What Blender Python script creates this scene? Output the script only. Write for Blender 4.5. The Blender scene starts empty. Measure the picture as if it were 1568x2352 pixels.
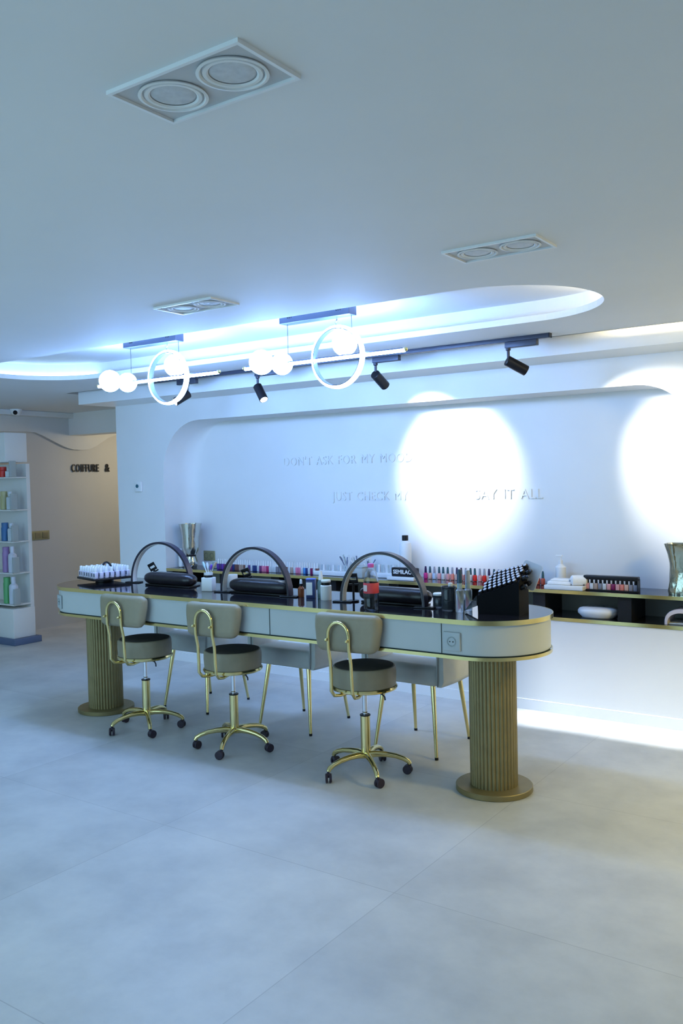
import bpy, bmesh, math, random
from mathutils import Vector, Matrix
random.seed(7)
PI = math.pi
sc = bpy.context.scene
col = sc.collection

# ------------------------------------------------------------------ camera
CAM_Z = 1.50
yaw, pitch, roll = -0.60997, -0.03723, -0.02254
fw = Vector((math.sin(yaw)*math.cos(pitch), math.cos(yaw)*math.cos(pitch), math.sin(pitch)))
rt = Vector((math.cos(yaw), -math.sin(yaw), 0)); up = rt.cross(fw)
r2 = rt*math.cos(roll) + up*math.sin(roll); u2 = -rt*math.sin(roll) + up*math.cos(roll)
cam = bpy.data.objects.new('camera', bpy.data.cameras.new('camera')); col.objects.link(cam)
cam.data.sensor_fit = 'VERTICAL'; cam.data.sensor_height = 36.0; cam.data.lens = 36.0*2005.8/2352
cam.data.clip_start = 0.05
cam.matrix_world = Matrix(((r2.x, u2.x, -fw.x, 0), (r2.y, u2.y, -fw.y, 0), (r2.z, u2.z, -fw.z, CAM_Z), (0, 0, 0, 1)))
sc.camera = cam

# ------------------------------------------------------------------ colour management, world, lights
sc.view_settings.view_transform = 'Standard'; sc.view_settings.look = 'None'
sc.view_settings.exposure = 0.0; sc.view_settings.gamma = 1.0; sc.view_settings.use_curve_mapping = False
sc.cycles.use_denoising = True
sc.cycles.max_bounces = 8; sc.cycles.diffuse_bounces = 5; sc.cycles.glossy_bounces = 4
sc.cycles.transmission_bounces = 8; sc.cycles.transparent_max_bounces = 8
sc.cycles.caustics_reflective = False; sc.cycles.caustics_refractive = False
sc.cycles.sample_clamp_indirect = 4.0

BLUE = (0.40, 0.66, 1.0)      # cool light of the pendants and the added front fill
WARM = (1.0, 0.80, 0.45)      # warm strips and lamps to the right
world = bpy.data.worlds.new('world'); sc.world = world; world.use_nodes = True
bg = world.node_tree.nodes['Background']; bg.inputs[0].default_value = (0.55, 0.75, 1.0, 1); bg.inputs[1].default_value = 0.13

def area(name, loc, target, sx, sy, power, color, spread=PI):
    l = bpy.data.lights.new(name, 'AREA'); l.shape = 'RECTANGLE'; l.size = sx; l.size_y = sy
    l.energy = power; l.color = color; l.spread = spread
    o = bpy.data.objects.new(name, l); col.objects.link(o); o.location = loc
    o.rotation_euler = (Vector(target)-Vector(loc)).to_track_quat('-Z', 'Y').to_euler(); return o
def spot(name, loc, target, power, color, angle, blend=0.25, rad=0.03):
    l = bpy.data.lights.new(name, 'SPOT'); l.energy = power; l.color = color; l.spot_size = angle
    l.spot_blend = min(1, blend+0.5); l.shadow_soft_size = rad
    o = bpy.data.objects.new(name, l); col.objects.link(o); o.location = loc
    o.rotation_euler = (Vector(target)-Vector(loc)).to_track_quat('-Z', 'Y').to_euler(); return o
# added cool fill panel at the open side of the room behind and left of the camera
area('front_fill', (-4.2, -1.4, 1.3), (-4.2, 4, 1.0), 5.5, 2.0, 97, (0.45, 0.79, 1.0))
# warm lamp further right in the room, outside the frame
area('warm_room_lamp', (0.5, 3.9, 2.2), (-0.4, 4.6, 0.4), 0.5, 0.5, 37, (1.0, 0.78, 0.20))
# added fill strip inside the ceiling slot, washing the floor along the skirting
area('slot_fill', (-1.35, 4.835, 2.33), (-1.35, 5.09, 0), 1.7, 0.02, 8, (0.88, 0.94, 1.0), 0.24)
# warm lamp in the corridor behind the pier
area('corridor_lamp', (-6.7, 6.9, 2.0), (-7.85, 6.7, 1.2), 0.3, 0.3, 7.5, (1.0, 0.86, 0.62))

# ------------------------------------------------------------------ materials
MATS = {}
def mat(name, color, rough=0.5, metal=0.0, emit=None, strength=0.0, trans=0.0, ior=1.45, noise=0.0, nscale=8.0, bump=0.0, alpha=1.0, coat=0.0, spec=0.5):
    if name in MATS: return MATS[name]
    m = bpy.data.materials.new(name); m.use_nodes = True
    nt = m.node_tree; b = nt.nodes['Principled BSDF']
    b.inputs['Base Color'].default_value = (*color, 1); b.inputs['Roughness'].default_value = rough
    b.inputs['Metallic'].default_value = metal; b.inputs['IOR'].default_value = ior
    b.inputs['Transmission Weight'].default_value = trans; b.inputs['Coat Weight'].default_value = coat
    b.inputs['Specular IOR Level'].default_value = spec
    if emit:
        b.inputs['Emission Color'].default_value = (*emit, 1); b.inputs['Emission Strength'].default_value = strength
    if noise or bump:
        tc = nt.nodes.new('ShaderNodeTexCoord'); n = nt.nodes.new('ShaderNodeTexNoise')
        n.inputs['Scale'].default_value = nscale; n.inputs['Detail'].default_value = 4
        nt.links.new(tc.outputs['Object'], n.inputs['Vector'])
        if noise:
            r = nt.nodes.new('ShaderNodeValToRGB')
            r.color_ramp.elements[0].position = 0.3; r.color_ramp.elements[1].position = 0.7
            r.color_ramp.elements[0].color = (*[c*(1-noise) for c in color], 1)
            r.color_ramp.elements[1].color = (*[min(1, c*(1+noise*0.5)) for c in color], 1)
            nt.links.new(n.outputs['Fac'], r.inputs['Fac']); nt.links.new(r.outputs['Color'], b.inputs['Base Color'])
        if bump:
            bp = nt.nodes.new('ShaderNodeBump'); bp.inputs['Strength'].default_value = bump; bp.inputs['Distance'].default_value = 0.004
            nt.links.new(n.outputs['Fac'], bp.inputs['Height']); nt.links.new(bp.outputs['Normal'], b.inputs['Normal'])
    MATS[name] = m; return m

WALL = mat('white_wall_paint', (0.80, 0.80, 0.79), 0.55, noise=0.02, nscale=3)
CEIL = mat('white_ceiling_paint', (0.76, 0.76, 0.75), 0.7, noise=0.02, nscale=2)
BEIGE = mat('beige_wall_paint', (0.56, 0.54, 0.49), 0.75, noise=0.03, nscale=3)
PANEL = mat('satin_white_panel', (0.78, 0.78, 0.76), 0.35, noise=0.01)
GLOSSW = mat('gloss_white_skirting', (0.85, 0.85, 0.85), 0.15)
BLACKG = mat('black_glass_top', (0.012, 0.012, 0.016), 0.04, coat=0.0, ior=1.6, noise=0.1)
BRASS = mat('polished_brass', (0.80, 0.66, 0.30), 0.16, 1.0, noise=0.06, nscale=5)
BRASSD = mat('satin_brass_flutes', (0.27, 0.22, 0.105), 0.45, 0.6, noise=0.12, nscale=12)
GOLD = mat('gold_chrome', (0.78, 0.66, 0.31), 0.14, 1.0, noise=0.04, nscale=10)
CHROME = mat('chrome', (0.75, 0.78, 0.85), 0.12, 1.0, noise=0.03)
SILVER = mat('crinkled_silver', (0.72, 0.71, 0.66), 0.12, 1.0, noise=0.06, nscale=14, bump=0.6)
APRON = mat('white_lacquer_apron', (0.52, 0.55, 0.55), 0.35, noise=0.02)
GAP = mat('dark_gap', (0.03, 0.05, 0.05), 0.7, noise=0.1)
TAUPE = mat('taupe_leatherette', (0.30, 0.26, 0.175), 0.42, noise=0.05, nscale=30, bump=0.1)
TAUPETOP = mat('dark_taupe_velvet', (0.085, 0.075, 0.062), 0.85, noise=0.15, nscale=30)
CREAM = mat('pale_velvet', (0.60, 0.62, 0.60), 0.7, noise=0.06, nscale=14, bump=0.1)
PIPING = mat('grey_seam', (0.30, 0.31, 0.32), 0.7, noise=0.05)
BLACK = mat('black_plastic', (0.009, 0.009, 0.012), 0.35, noise=0.1, spec=0.3)
LEATHER = mat('black_leather', (0.016, 0.013, 0.017), 0.28, noise=0.15, nscale=40, bump=0.3)
DKGREY = mat('dark_grey_metal', (0.035, 0.04, 0.06), 0.4, 0.3, noise=0.06)
GREYBOX = mat('grey_canopy_metal', (0.10, 0.12, 0.18), 0.4, 0.4, noise=0.05)
CASTER = mat('dark_caster_rubber', (0.03, 0.02, 0.035), 0.4, noise=0.1)
WHITEP = mat('white_plastic', (0.82, 0.82, 0.82), 0.3, noise=0.01)
GREYP = mat('pale_grey_plastic', (0.45, 0.50, 0.52), 0.4, noise=0.03)
CLOTH = mat('white_towel', (0.86, 0.86, 0.86), 0.9, noise=0.03, nscale=60, bump=0.4)
GLASS = mat('clear_plastic', (0.95, 0.97, 1.0), 0.04, trans=1.0, ior=1.3)
FROST = mat('frosted_acrylic', (0.72, 0.80, 0.80), 0.3, trans=0.5, ior=1.3, noise=0.02)
WATER = mat('dark_clear_liquid', (0.30, 0.34, 0.42), 0.02, trans=0.75, ior=1.33, noise=0.02)
SMOKE = mat('smoked_glass', (0.10, 0.12, 0.15), 0.06, trans=0.7, ior=1.4, noise=0.04)
PENDANT = mat('pendant_lamp_opal', (0.9, 0.9, 0.9), 0.4, emit=(0.25, 0.47, 1.0), strength=90.0, noise=0.001)
LEDWHITE = mat('unlit_led_diffuser', (0.78, 0.78, 0.78), 0.4, noise=0.02)
LENS = mat('lit_lens', (1, 1, 1), 0.3, emit=(0.80, 0.90, 1.0), strength=20, noise=0.001)
STRIPW = mat('cove_led_strip', (1, 1, 1), 0.4, emit=(1.0, 0.90, 0.66), strength=120, noise=0.001)
STRIPB = mat('cove_led_strip_cool', (1, 1, 1), 0.4, emit=(0.40, 0.66, 1.0), strength=9, noise=0.001)
STRIPY = mat('slot_led_strip', (1, 1, 1), 0.4, emit=(1.0, 0.84, 0.52), strength=80, noise=0.001)
REFL = mat('lamp_reflector', (0.62, 0.63, 0.64), 0.45, 0.15, noise=0.12, nscale=50, bump=0.5)
CREAMSOCK = mat('olive_brass_plate', (0.36, 0.33, 0.18), 0.4, 0.4, noise=0.1)
LETTER = mat('black_letter', (0.01, 0.01, 0.012), 0.4, noise=0.1)
RED = mat('red_plastic', (0.55, 0.02, 0.015), 0.35, noise=0.03)

def col_mat(c, rough=0.22, name=None):
    key = name or 'lacquer_%02x%02x%02x' % tuple(int(max(0, min(1, v))*255) for v in c)
    return mat(key, c, rough, noise=0.03)

# floor: large pale concrete-look tiles, faint joints
FLOOR = bpy.data.materials.new('concrete_floor_tiles'); FLOOR.use_nodes = True
nt = FLOOR.node_tree; b = nt.nodes['Principled BSDF']
tc = nt.nodes.new('ShaderNodeTexCoord'); mp = nt.nodes.new('ShaderNodeMapping')
mp.inputs['Location'].default_value = (1.65, -2.64, 0)
nt.links.new(tc.outputs['Object'], mp.inputs['Vector'])
br = nt.nodes.new('ShaderNodeTexBrick'); br.offset = 0; br.squash = 1
br.inputs['Color1'].default_value = (0.60, 0.60, 0.58, 1); br.inputs['Color2'].default_value = (0.67, 0.67, 0.65, 1)
br.inputs['Mortar'].default_value = (0.50, 0.50, 0.49, 1); br.inputs['Scale'].default_value = 1.0
br.inputs['Mortar Size'].default_value = 0.0022; br.inputs['Mortar Smooth'].default_value = 0.3
br.inputs['Brick Width'].default_value = 1.18; br.inputs['Row Height'].default_value = 1.18
nt.links.new(mp.outputs['Vector'], br.inputs['Vector'])
n1 = nt.nodes.new('ShaderNodeTexNoise'); n1.inputs['Scale'].default_value = 2.6; n1.inputs['Detail'].default_value = 7; n1.inputs['Roughness'].default_value = 0.62
nt.links.new(tc.outputs['Object'], n1.inputs['Vector'])
rp = nt.nodes.new('ShaderNodeValToRGB'); rp.color_ramp.elements[0].position = 0.34; rp.color_ramp.elements[1].position = 0.66
rp.color_ramp.elements[0].color = (0.82, 0.83, 0.845, 1); rp.color_ramp.elements[1].color = (1.05, 1.05, 1.05, 1)
nt.links.new(n1.outputs['Fac'], rp.inputs['Fac'])
mx = nt.nodes.new('ShaderNodeMix'); mx.data_type = 'RGBA'; mx.blend_type = 'MULTIPLY'; mx.inputs[0].default_value = 1.0
nt.links.new(br.outputs['Color'], mx.inputs[6]); nt.links.new(rp.outputs['Color'], mx.inputs[7])
nt.links.new(mx.outputs[2], b.inputs['Base Color'])
b.inputs['Roughness'].default_value = 0.42; b.inputs['Specular IOR Level'].default_value = 0.45

# ------------------------------------------------------------------ mesh helpers
def BM(): return bmesh.new()
def box(bm, c, s, rz=0.0, bev=0.0, rot=None):
    t = bmesh.new(); bmesh.ops.create_cube(t, size=1)
    bmesh.ops.scale(t, vec=s, verts=t.verts)
    if bev: bmesh.ops.bevel(t, geom=t.edges[:], offset=bev, segments=3, profile=0.5, affect='EDGES')
    M = Matrix.Translation(c) @ (rot.to_4x4() if rot else Matrix.Rotation(rz, 4, 'Z'))
    t.transform(M); merge(bm, t)
def merge(bm, t):
    me = bpy.data.meshes.new('tmp'); t.to_mesh(me); t.free(); bm.from_mesh(me); bpy.data.meshes.remove(me)
def lathe(bm, prof, c=(0, 0, 0), seg=24, rot=None, wob=None):
    """prof: list of (r, z); closed at the ends when r == 0"""
    t = bmesh.new(); rings = []
    for r, z in prof:
        if r < 1e-6: rings.append([t.verts.new((0, 0, z))])
        else: rings.append([t.verts.new(((r*(wob(i, z) if wob else 1))*math.cos(2*PI*i/seg), (r*(wob(i, z) if wob else 1))*math.sin(2*PI*i/seg), z)) for i in range(seg)])
    for a, b_ in zip(rings, rings[1:]):
        for i in range(seg):
            j = (i+1) % seg
            if len(a) == 1 and len(b_) == 1: continue
            if len(a) == 1: t.faces.new((a[0], b_[j], b_[i]))
            elif len(b_) == 1: t.faces.new((a[i], a[j], b_[0]))
            else: t.faces.new((a[i], a[j], b_[j], b_[i]))
    bmesh.ops.recalc_face_normals(t, faces=t.faces)
    M = Matrix.Translation(c) @ (rot.to_4x4() if rot else Matrix.Identity(4))
    t.transform(M); merge(bm, t)
def cyl(bm, c, r, h, seg=24, bev=0.0, rot=None):
    """c is the base centre"""
    if bev: p = [(0, 0), (r-bev, 0), (r, bev), (r, h-bev), (r-bev, h), (0, h)]
    else: p = [(0, 0), (r, 0), (r, h), (0, h)]
    lathe(bm, p, c, seg, rot)
def sphere(bm, c, r, seg=24, rings=14, sc_=(1, 1, 1)):
    t = bmesh.new(); bmesh.ops.create_uvsphere(t, u_segments=seg, v_segments=rings, radius=r)
    bmesh.ops.scale(t, vec=sc_, verts=t.verts); bmesh.ops.translate(t, vec=c, verts=t.verts); merge(bm, t)
def tube(bm, pts, r, seg=10, closed=False, radii=None):
    pts = [Vector(p) for p in pts]; n = len(pts); t = bmesh.new(); rings = []
    prev = None
    for i, p in enumerate(pts):
        if closed: d = (pts[(i+1) % n]-pts[i-1]).normalized()
        elif i == 0: d = (pts[1]-p).normalized()
        elif i == n-1: d = (p-pts[-2]).normalized()
        else: d = (pts[i+1]-pts[i-1]).normalized()
        if prev is None:
            a = Vector((0, 0, 1)) if abs(d.z) < 0.9 else Vector((1, 0, 0))
            u = d.cross(a).normalized()
        else:
            u = (prev - d*prev.dot(d)).normalized()
        prev = u; v = d.cross(u)
        rr = radii[i] if radii else r
        rings.append([t.verts.new(p+u*rr*math.cos(2*PI*k/seg)+v*rr*math.sin(2*PI*k/seg)) for k in range(seg)])
    prs = list(zip(rings, rings[1:]))
    if closed: prs.append((rings[-1], rings[0]))
    for a, b_ in prs:
        for k in range(seg):
            j = (k+1) % seg; t.faces.new((a[k], a[j], b_[j], b_[k]))
    if not closed: t.faces.new(rings[0][::-1]); t.faces.new(rings[-1])
    bmesh.ops.recalc_face_normals(t, faces=t.faces); merge(bm, t)
def prism(bm, outline, z0, z1, axis='Z', c=(0, 0, 0)):
    """extrude a closed 2-D outline; axis Z -> (x,y), axis Y -> (x,z) extruded over y0..y1"""
    t = bmesh.new()
    f = (lambda p, h: (p[0], p[1], h)) if axis == 'Z' else ((lambda p, h: (p[0], h, p[1])) if axis == 'Y' else (lambda p, h: (h, p[0], p[1])))
    lo = [t.verts.new(f(p, z0)) for p in outline]; hi = [t.verts.new(f(p, z1)) for p in outline]
    n = len(outline)
    for i in range(n):
        j = (i+1) % n; t.faces.new((lo[i], lo[j], hi[j], hi[i]))
    t.faces.new(lo[::-1]); t.faces.new(hi)
    bmesh.ops.recalc_face_normals(t, faces=t.faces)
    bmesh.ops.translate(t, vec=c, verts=t.verts); merge(bm, t)
def stadium(x0, x1, yc, r, seg=32):
    """x0,x1 are arc centres"""
    p = [(x1+r*math.cos(-PI/2+PI*i/seg), yc+r*math.sin(-PI/2+PI*i/seg)) for i in range(seg+1)]
    p += [(x0+r*math.cos(PI/2+PI*i/seg), yc+r*math.sin(PI/2+PI*i/seg)) for i in range(seg+1)]
    return p
def rrect(w, h, r, seg=6, cx=0, cy=0):
    p = []
    for sx, sy, a0 in ((1, -1, -PI/2), (1, 1, 0), (-1, 1, PI/2), (-1, -1, PI)):
        for i in range(seg+1):
            a = a0+PI/2*i/seg; p.append((cx+sx*(w/2-r)+r*math.cos(a), cy+sy*(h/2-r)+r*math.sin(a)))
    return p
def sheet_hole(bm, outer, hole, f):
    """flat sheet with a hole; f maps 2-D to 3-D"""
    t = bmesh.new()
    def loop(ps):
        vs = [t.verts.new(f(p)) for p in ps]; return [t.edges.new((vs[i], vs[(i+1) % len(vs)])) for i in range(len(vs))]
    e = loop(outer)+loop(hole)
    bmesh.ops.triangle_fill(t, use_beauty=True, edges=e); merge(bm, t)
def ring_wall(bm, ps, f0, f1):
    t = bmesh.new(); a = [t.verts.new(f0(p)) for p in ps]; b_ = [t.verts.new(f1(p)) for p in ps]
    for i in range(len(ps)):
        j = (i+1) % len(ps); t.faces.new((a[i], a[j], b_[j], b_[i]))
    merge(bm, t)
def obj(name, bm, m, parent=None, smooth=True, loc=None, angle=0.6):
    me = bpy.data.meshes.new(name); bm.to_mesh(me); bm.free(); me.materials.append(m)
    if smooth:
        me.polygons.foreach_set('use_smooth', [True]*len(me.polygons)); me.set_sharp_from_angle(angle=angle)
    o = bpy.data.objects.new(name, me); col.objects.link(o)
    if parent: o.parent = parent
    if loc: o.location = loc
    return o
def tag(o, label, cat, group=None, kind=None):
    o['label'] = label
    if cat: o['category'] = cat
    if group: o['group'] = group
    if kind: o['kind'] = kind
    return o
def thing(name, label, cat, loc=(0, 0, 0), rz=0.0, group=None):
    o = bpy.data.objects.new(name, None); col.objects.link(o); o.empty_display_size = 0.05
    o.location = loc; o.rotation_euler = (0, 0, rz); return tag(o, label, cat, group)
def struct(name, bm, m, label=None, smooth=False, parent=None):
    o = obj(name, bm, m, parent, smooth)
    if not parent: o['kind'] = 'structure'
    if label: o['label'] = label
    return o
def dup(root, loc=None, rz=None, label=None, cat=None, group=None):
    r = root.copy(); col.objects.link(r)
    if loc is not None: r.location = loc
    if rz is not None: r.rotation_euler = (0, 0, rz)
    if label: r['label'] = label
    if group: r['group'] = group
    for ch in list(root.children):
        c = ch.copy(); col.objects.link(c); c.parent = r
        for g in list(ch.children):
            d = g.copy(); col.objects.link(d); d.parent = c
    return r
def text_mesh(body, size, depth, m, name, parent=None, loc=(0, 0, 0), rot=(PI/2, 0, 0), sx=1.0, bold=0.0, shear=0.0, space=1.0):
    cu = bpy.data.curves.new(name, 'FONT'); cu.body = body; cu.size = size; cu.extrude = depth; cu.offset = bold; cu.shear = shear
    cu.space_character = space; cu.resolution_u = 3
    t = bpy.data.objects.new('tmp', cu); col.objects.link(t)
    dg = bpy.context.evaluated_depsgraph_get(); me = bpy.data.meshes.new_from_object(t.evaluated_get(dg))
    bpy.data.objects.remove(t); bpy.data.curves.remove(cu)
    me.name = name; me.materials.clear(); me.materials.append(m)
    o = bpy.data.objects.new(name, me); col.objects.link(o); o.location = loc; o.rotation_euler = rot; o.scale = (sx, 1, 1)
    if parent: o.parent = parent
    return o
ORD = ['first', 'second', 'third', 'fourth', 'fifth', 'sixth', 'seventh', 'eighth', 'ninth', 'tenth', 'eleventh', 'twelfth', 'thirteenth', 'fourteenth', 'fifteenth', 'sixteenth', 'seventeenth', 'eighteenth', 'nineteenth', 'twentieth'] + ['twenty-'+w for w in ('first', 'second', 'third', 'fourth', 'fifth', 'sixth', 'seventh', 'eighth', 'ninth')] + ['thirtieth'] + ['thirty-'+w for w in ('first', 'second', 'third', 'fourth', 'fifth', 'sixth', 'seventh', 'eighth', 'ninth')] + ['fortieth'] + ['forty-'+w for w in ('first', 'second', 'third', 'fourth', 'fifth', 'sixth', 'seventh', 'eighth', 'ninth')]

# ------------------------------------------------------------------ room shell
ZC = 2.277; W = 5.23; NB = 5.55; ZB = 2.19; YB = 4.88; YE = 4.76; XP = -6.07; XL = -7.85; XR = 1.6; Y0 = -1.5
bm = BM(); box(bm, ((XL-0.3+XR)/2, (Y0+7.7)/2, -0.05), (XR-XL+0.3, 7.7-Y0, 0.1)); struct('floor', bm, FLOOR, 'pale grey concrete-look floor of large tiles')

# ceiling with the long oval recess over the table
OX0, OX1, OY, OR = -5.09, -1.715, 3.76, 0.465
bm = BM()
outer = [(XL-0.3, Y0), (XR, Y0), (XR, YE), (-6.13, YE), (-6.13, 7.7), (XL-0.3, 7.7)]
hole = stadium(OX0, OX1, OY, OR)
sheet_hole(bm, outer, hole, lambda p: (p[0], p[1], ZC))
ring_wall(bm, hole, lambda p: (p[0], p[1], ZC), lambda p: (p[0], p[1], ZC+0.032))
wide = stadium(OX0, OX1, OY, OR+0.10)
sheet_hole(bm, wide, hole, lambda p: (p[0], p[1], ZC+0.032))
ring_wall(bm, wide, lambda p: (p[0], p[1], ZC+0.032), lambda p: (p[0], p[1], ZC+0.125))
t = bmesh.new(); t.faces.new([t.verts.new((p[0], p[1], ZC+0.125)) for p in wide]); merge(bm, t)
# ceiling edge and slot in front of the bulkhead
box(bm, ((-6.13+XR)/2, YE-0.006, ZC+0.009), (XR+6.13, 0.012, 0.018))
box(bm, ((-6.13+XR)/2, (YE-0.08+YB+0.05)/2, ZC+0.13), (XR+6.13, YB-YE+0.13, 0.02))
box(bm, ((-6.13+XR)/2, YE-0.09, ZC+0.07), (XR+6.13, 0.02, 0.13))
bmesh.ops.recalc_face_normals(bm, faces=bm.faces)
struct('ceiling', bm, CEIL, 'white ceiling with a long oval lit recess')
bm = BM(); box(bm, ((-6.13+XR)/2, (YB+W)/2+0.01, (ZB+2.42)/2), (XR+6.13, W-YB+0.02, 2.42-ZB)); struct('trim_1', bm, mat('satin_bulkhead_paint', (0.82, 0.82, 0.81), 0.28, noise=0.01), 'white bulkhead above the niche wall')

# back wall with rounded niche
NX0, NX1, NT, NZ = -5.492, -1.17, 2.016, 0.585
def niche_outline():
    p = [(NX0, NZ), (NX1, NZ)]; r = 0.36
    p += [(NX1-r+r*math.cos(PI/2*i/12), NT-r+r*math.sin(PI/2*i/12)) for i in range(13)]
    r = 0.42
    p += [(NX0+r-r*math.sin(PI/2*i/12), NT-r+r*math.cos(PI/2*i/12)) for i in range(13)]
    return p
no = niche_outline()
bm = BM()
sheet_hole(bm, [(XP, 0), (XR, 0), (XR, ZB+0.05), (XP, ZB+0.05)], no, lambda p: (p[0], W, p[1]))
FR = 0.14
def inner(p, a):
    # rounded inner corner at the left and along the curved shoulder of the niche
    k = max(0.0, min(1.0, (NX0+0.42-p[0])/0.42)) if p[0] < NX0+0.42 else 0.0
    sh_ = FR*(1-math.cos(a))*k; return (p[0]+sh_, NB-FR+FR*math.sin(a), p[1])
ring_wall(bm, no, lambda p: (p[0], W, p[1]), lambda p: (p[0], NB-FR, p[1]))
for i in range(8): ring_wall(bm, no, lambda p: inner(p, PI/2*i/8), lambda p: inner(p, PI/2*(i+1)/8))
t = bmesh.new(); t.faces.new([t.verts.new(inner(p, PI/2)) for p in no]); merge(bm, t)
bmesh.ops.remove_doubles(bm, verts=bm.verts, dist=1e-5)
box(bm, (XP+0.01, (W+7.7)/2+0.0005, 1.15), (0.02, 7.7-W, 2.3))
bmesh.ops.recalc_face_normals(bm, faces=bm.faces)
wbk = struct('wall_back', bm, WALL, 'white back wall with a long rounded niche', smooth=True)
bm = BM(); box(bm, ((XP+XR)/2, W-0.008, 0.033), (XR-XP, 0.016, 0.066)); struct('baseboard_back', bm, GLOSSW, 'glossy white skirting under the niche wall')
bm = BM(); box(bm, (XL-0.05, (Y0+7.7)/2, 1.15), (0.1, 7.7-Y0, 2.3)); struct('wall_left', bm, BEIGE, 'beige side wall of the corridor')
bm = BM(); box(bm, (XR+0.05, (Y0+7.7)/2, 1.2), (0.1, 7.7-Y0, 2.4)); struct('wall_right', bm, WALL)
bm = BM(); box(bm, ((XL+XP)/2, 7.75, 1.15), (XP-XL+0.4, 0.1, 2.3)); struct('wall_corridor', bm, BEIGE)
bm = BM(); box(bm, ((XL+XP)/2+0.01, 6.18, 2.16), (XP-XL+0.02, 0.2, 0.235)); struct('trim_2', bm, WALL, 'white lintel across the corridor')
# wavy-edged fascia high on the beige wall
wy = [(4.7, 2.06), (5.1, 2.055), (5.37, 2.058), (5.55, 2.064), (5.66, 2.060), (5.75, 2.03), (5.88, 1.975), (6.0, 1.925), (6.07, 1.903), (6.14, 1.89), (6.24, 1.886), (6.34, 1.895), (6.44, 1.93), (6.53, 1.98), (6.62, 2.03), (6.75, 2.07), (7.0, 2.09), (7.6, 2.09)]
bm = BM(); prism(bm, [(7.6, ZC), (4.7, ZC)]+wy, XL-0.001, XL+0.035, axis='X'); struct('trim_3', bm, mat('grey_white_fascia_paint', (0.62, 0.61, 0.57), 0.7, noise=0.02), 'white fascia with a wavy lower edge')
bm = BM(); box(bm, (XL+0.06, 6.1, 2.25), (0.12, 3.0, 0.054), bev=0.008); struct('trim_4', bm, CEIL, 'white cornice along the corridor wall')

# ------------------------------------------------------------------ LED strips in the coves
def led(name, pts, m, label, group=None):
    bm = BM(); tube(bm, pts, 0.006, 6); o = obj(name, bm, m); tag(o, label, 'led strip', group); return o
rr = OR+0.08; zl = ZC+0.042
led('led_strip', [(OX1+rr*math.cos(a), OY+rr*math.sin(a), zl) for a in [(-0.62+1.24*i/16)*PI/2*0.9 for i in range(17)]], STRIPW, 'warm white light strip curving round the right end of the ceiling oval')
led('led_strip', [(OX0-rr*math.cos(a), OY+rr*math.sin(a), zl) for a in [(-0.9+1.8*i/16)*PI/2 for i in range(17)]], STRIPB, 'cool white light strip curving round the left end of the ceiling oval')
led('led_strip', [(-1.55, YE-0.030, ZC+0.024), (XR-0.1, YE-0.030, ZC+0.024)], STRIPY, 'warm light strip in the slot above the right end of the niche')

# ------------------------------------------------------------------ recessed twin downlights
def downlight(loc, label):
    t = thing('recessed_downlight', label, 'ceiling light', loc, 0, 'twin recessed downlights in the ceiling')
    w, h = 0.345, 0.182
    bm = BM(); fr = 0.008
    for cx, cy, sx, sy in ((0, h/2-fr/2, w, fr), (0, -h/2+fr/2, w, fr), (w/2-fr/2, 0, fr, h-2*fr), (-w/2+fr/2, 0, fr, h-2*fr)): box(bm, (cx, cy, -0.004), (sx, sy, 0.008))
    obj('frame', bm, WHITEP, t, smooth=False)
    for s in (-1, 1):
        bm = BM(); lathe(bm, [(0.068, -0.003), (0.070, -0.0065), (0.064, -0.0075), (0.060, -0.002)], (s*0.079, 0, 0), 40); rg = obj('gimbal_ring', bm, CEIL, t)
        bm = BM(); lathe(bm, [(0.058, -0.0015), (0.057, -0.006), (0.050, -0.006), (0.046, -0.003)], (s*0.079, 0, 0), 40); obj('inner_ring', bm, CEIL, rg)
        bm = BM(); lathe(bm, [(0, -0.0025), (0.02, -0.004), (0.040, -0.0035), (0.044, -0.002)], (s*0.079, 0, 0), 32); obj('lens', bm, REFL, rg)
        bm = BM(); lathe(bm, [(0.0605, -0.0030), (0.0640, -0.0030)], (s*0.079, 0, 0), 40); lathe(bm, [(0.0458, -0.0031), (0.050, -0.0031)], (s*0.079, 0, 0), 40)
        obj('shadow_gap', bm, DKGREY, rg)
    bm = BM(); box(bm, (0, 0, -0.001), (w-2*fr, h-2*fr, 0.002)); obj('plate', bm, mat('downlight_plate', (0.55, 0.55, 0.56), 0.5, noise=0.02), t, smooth=False)
    return t
dl = [downlight((-1.198, 1.274, ZC), 'large square-cornered white twin downlight nearest the camera, unlit'),
      downlight((-1.271, 2.79, ZC), 'white twin downlight in the ceiling to the right of the oval recess, unlit'),
      downlight((-2.717, 2.812, ZC), 'white twin downlight in the ceiling in front of the oval recess, at left, unlit')]

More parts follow.
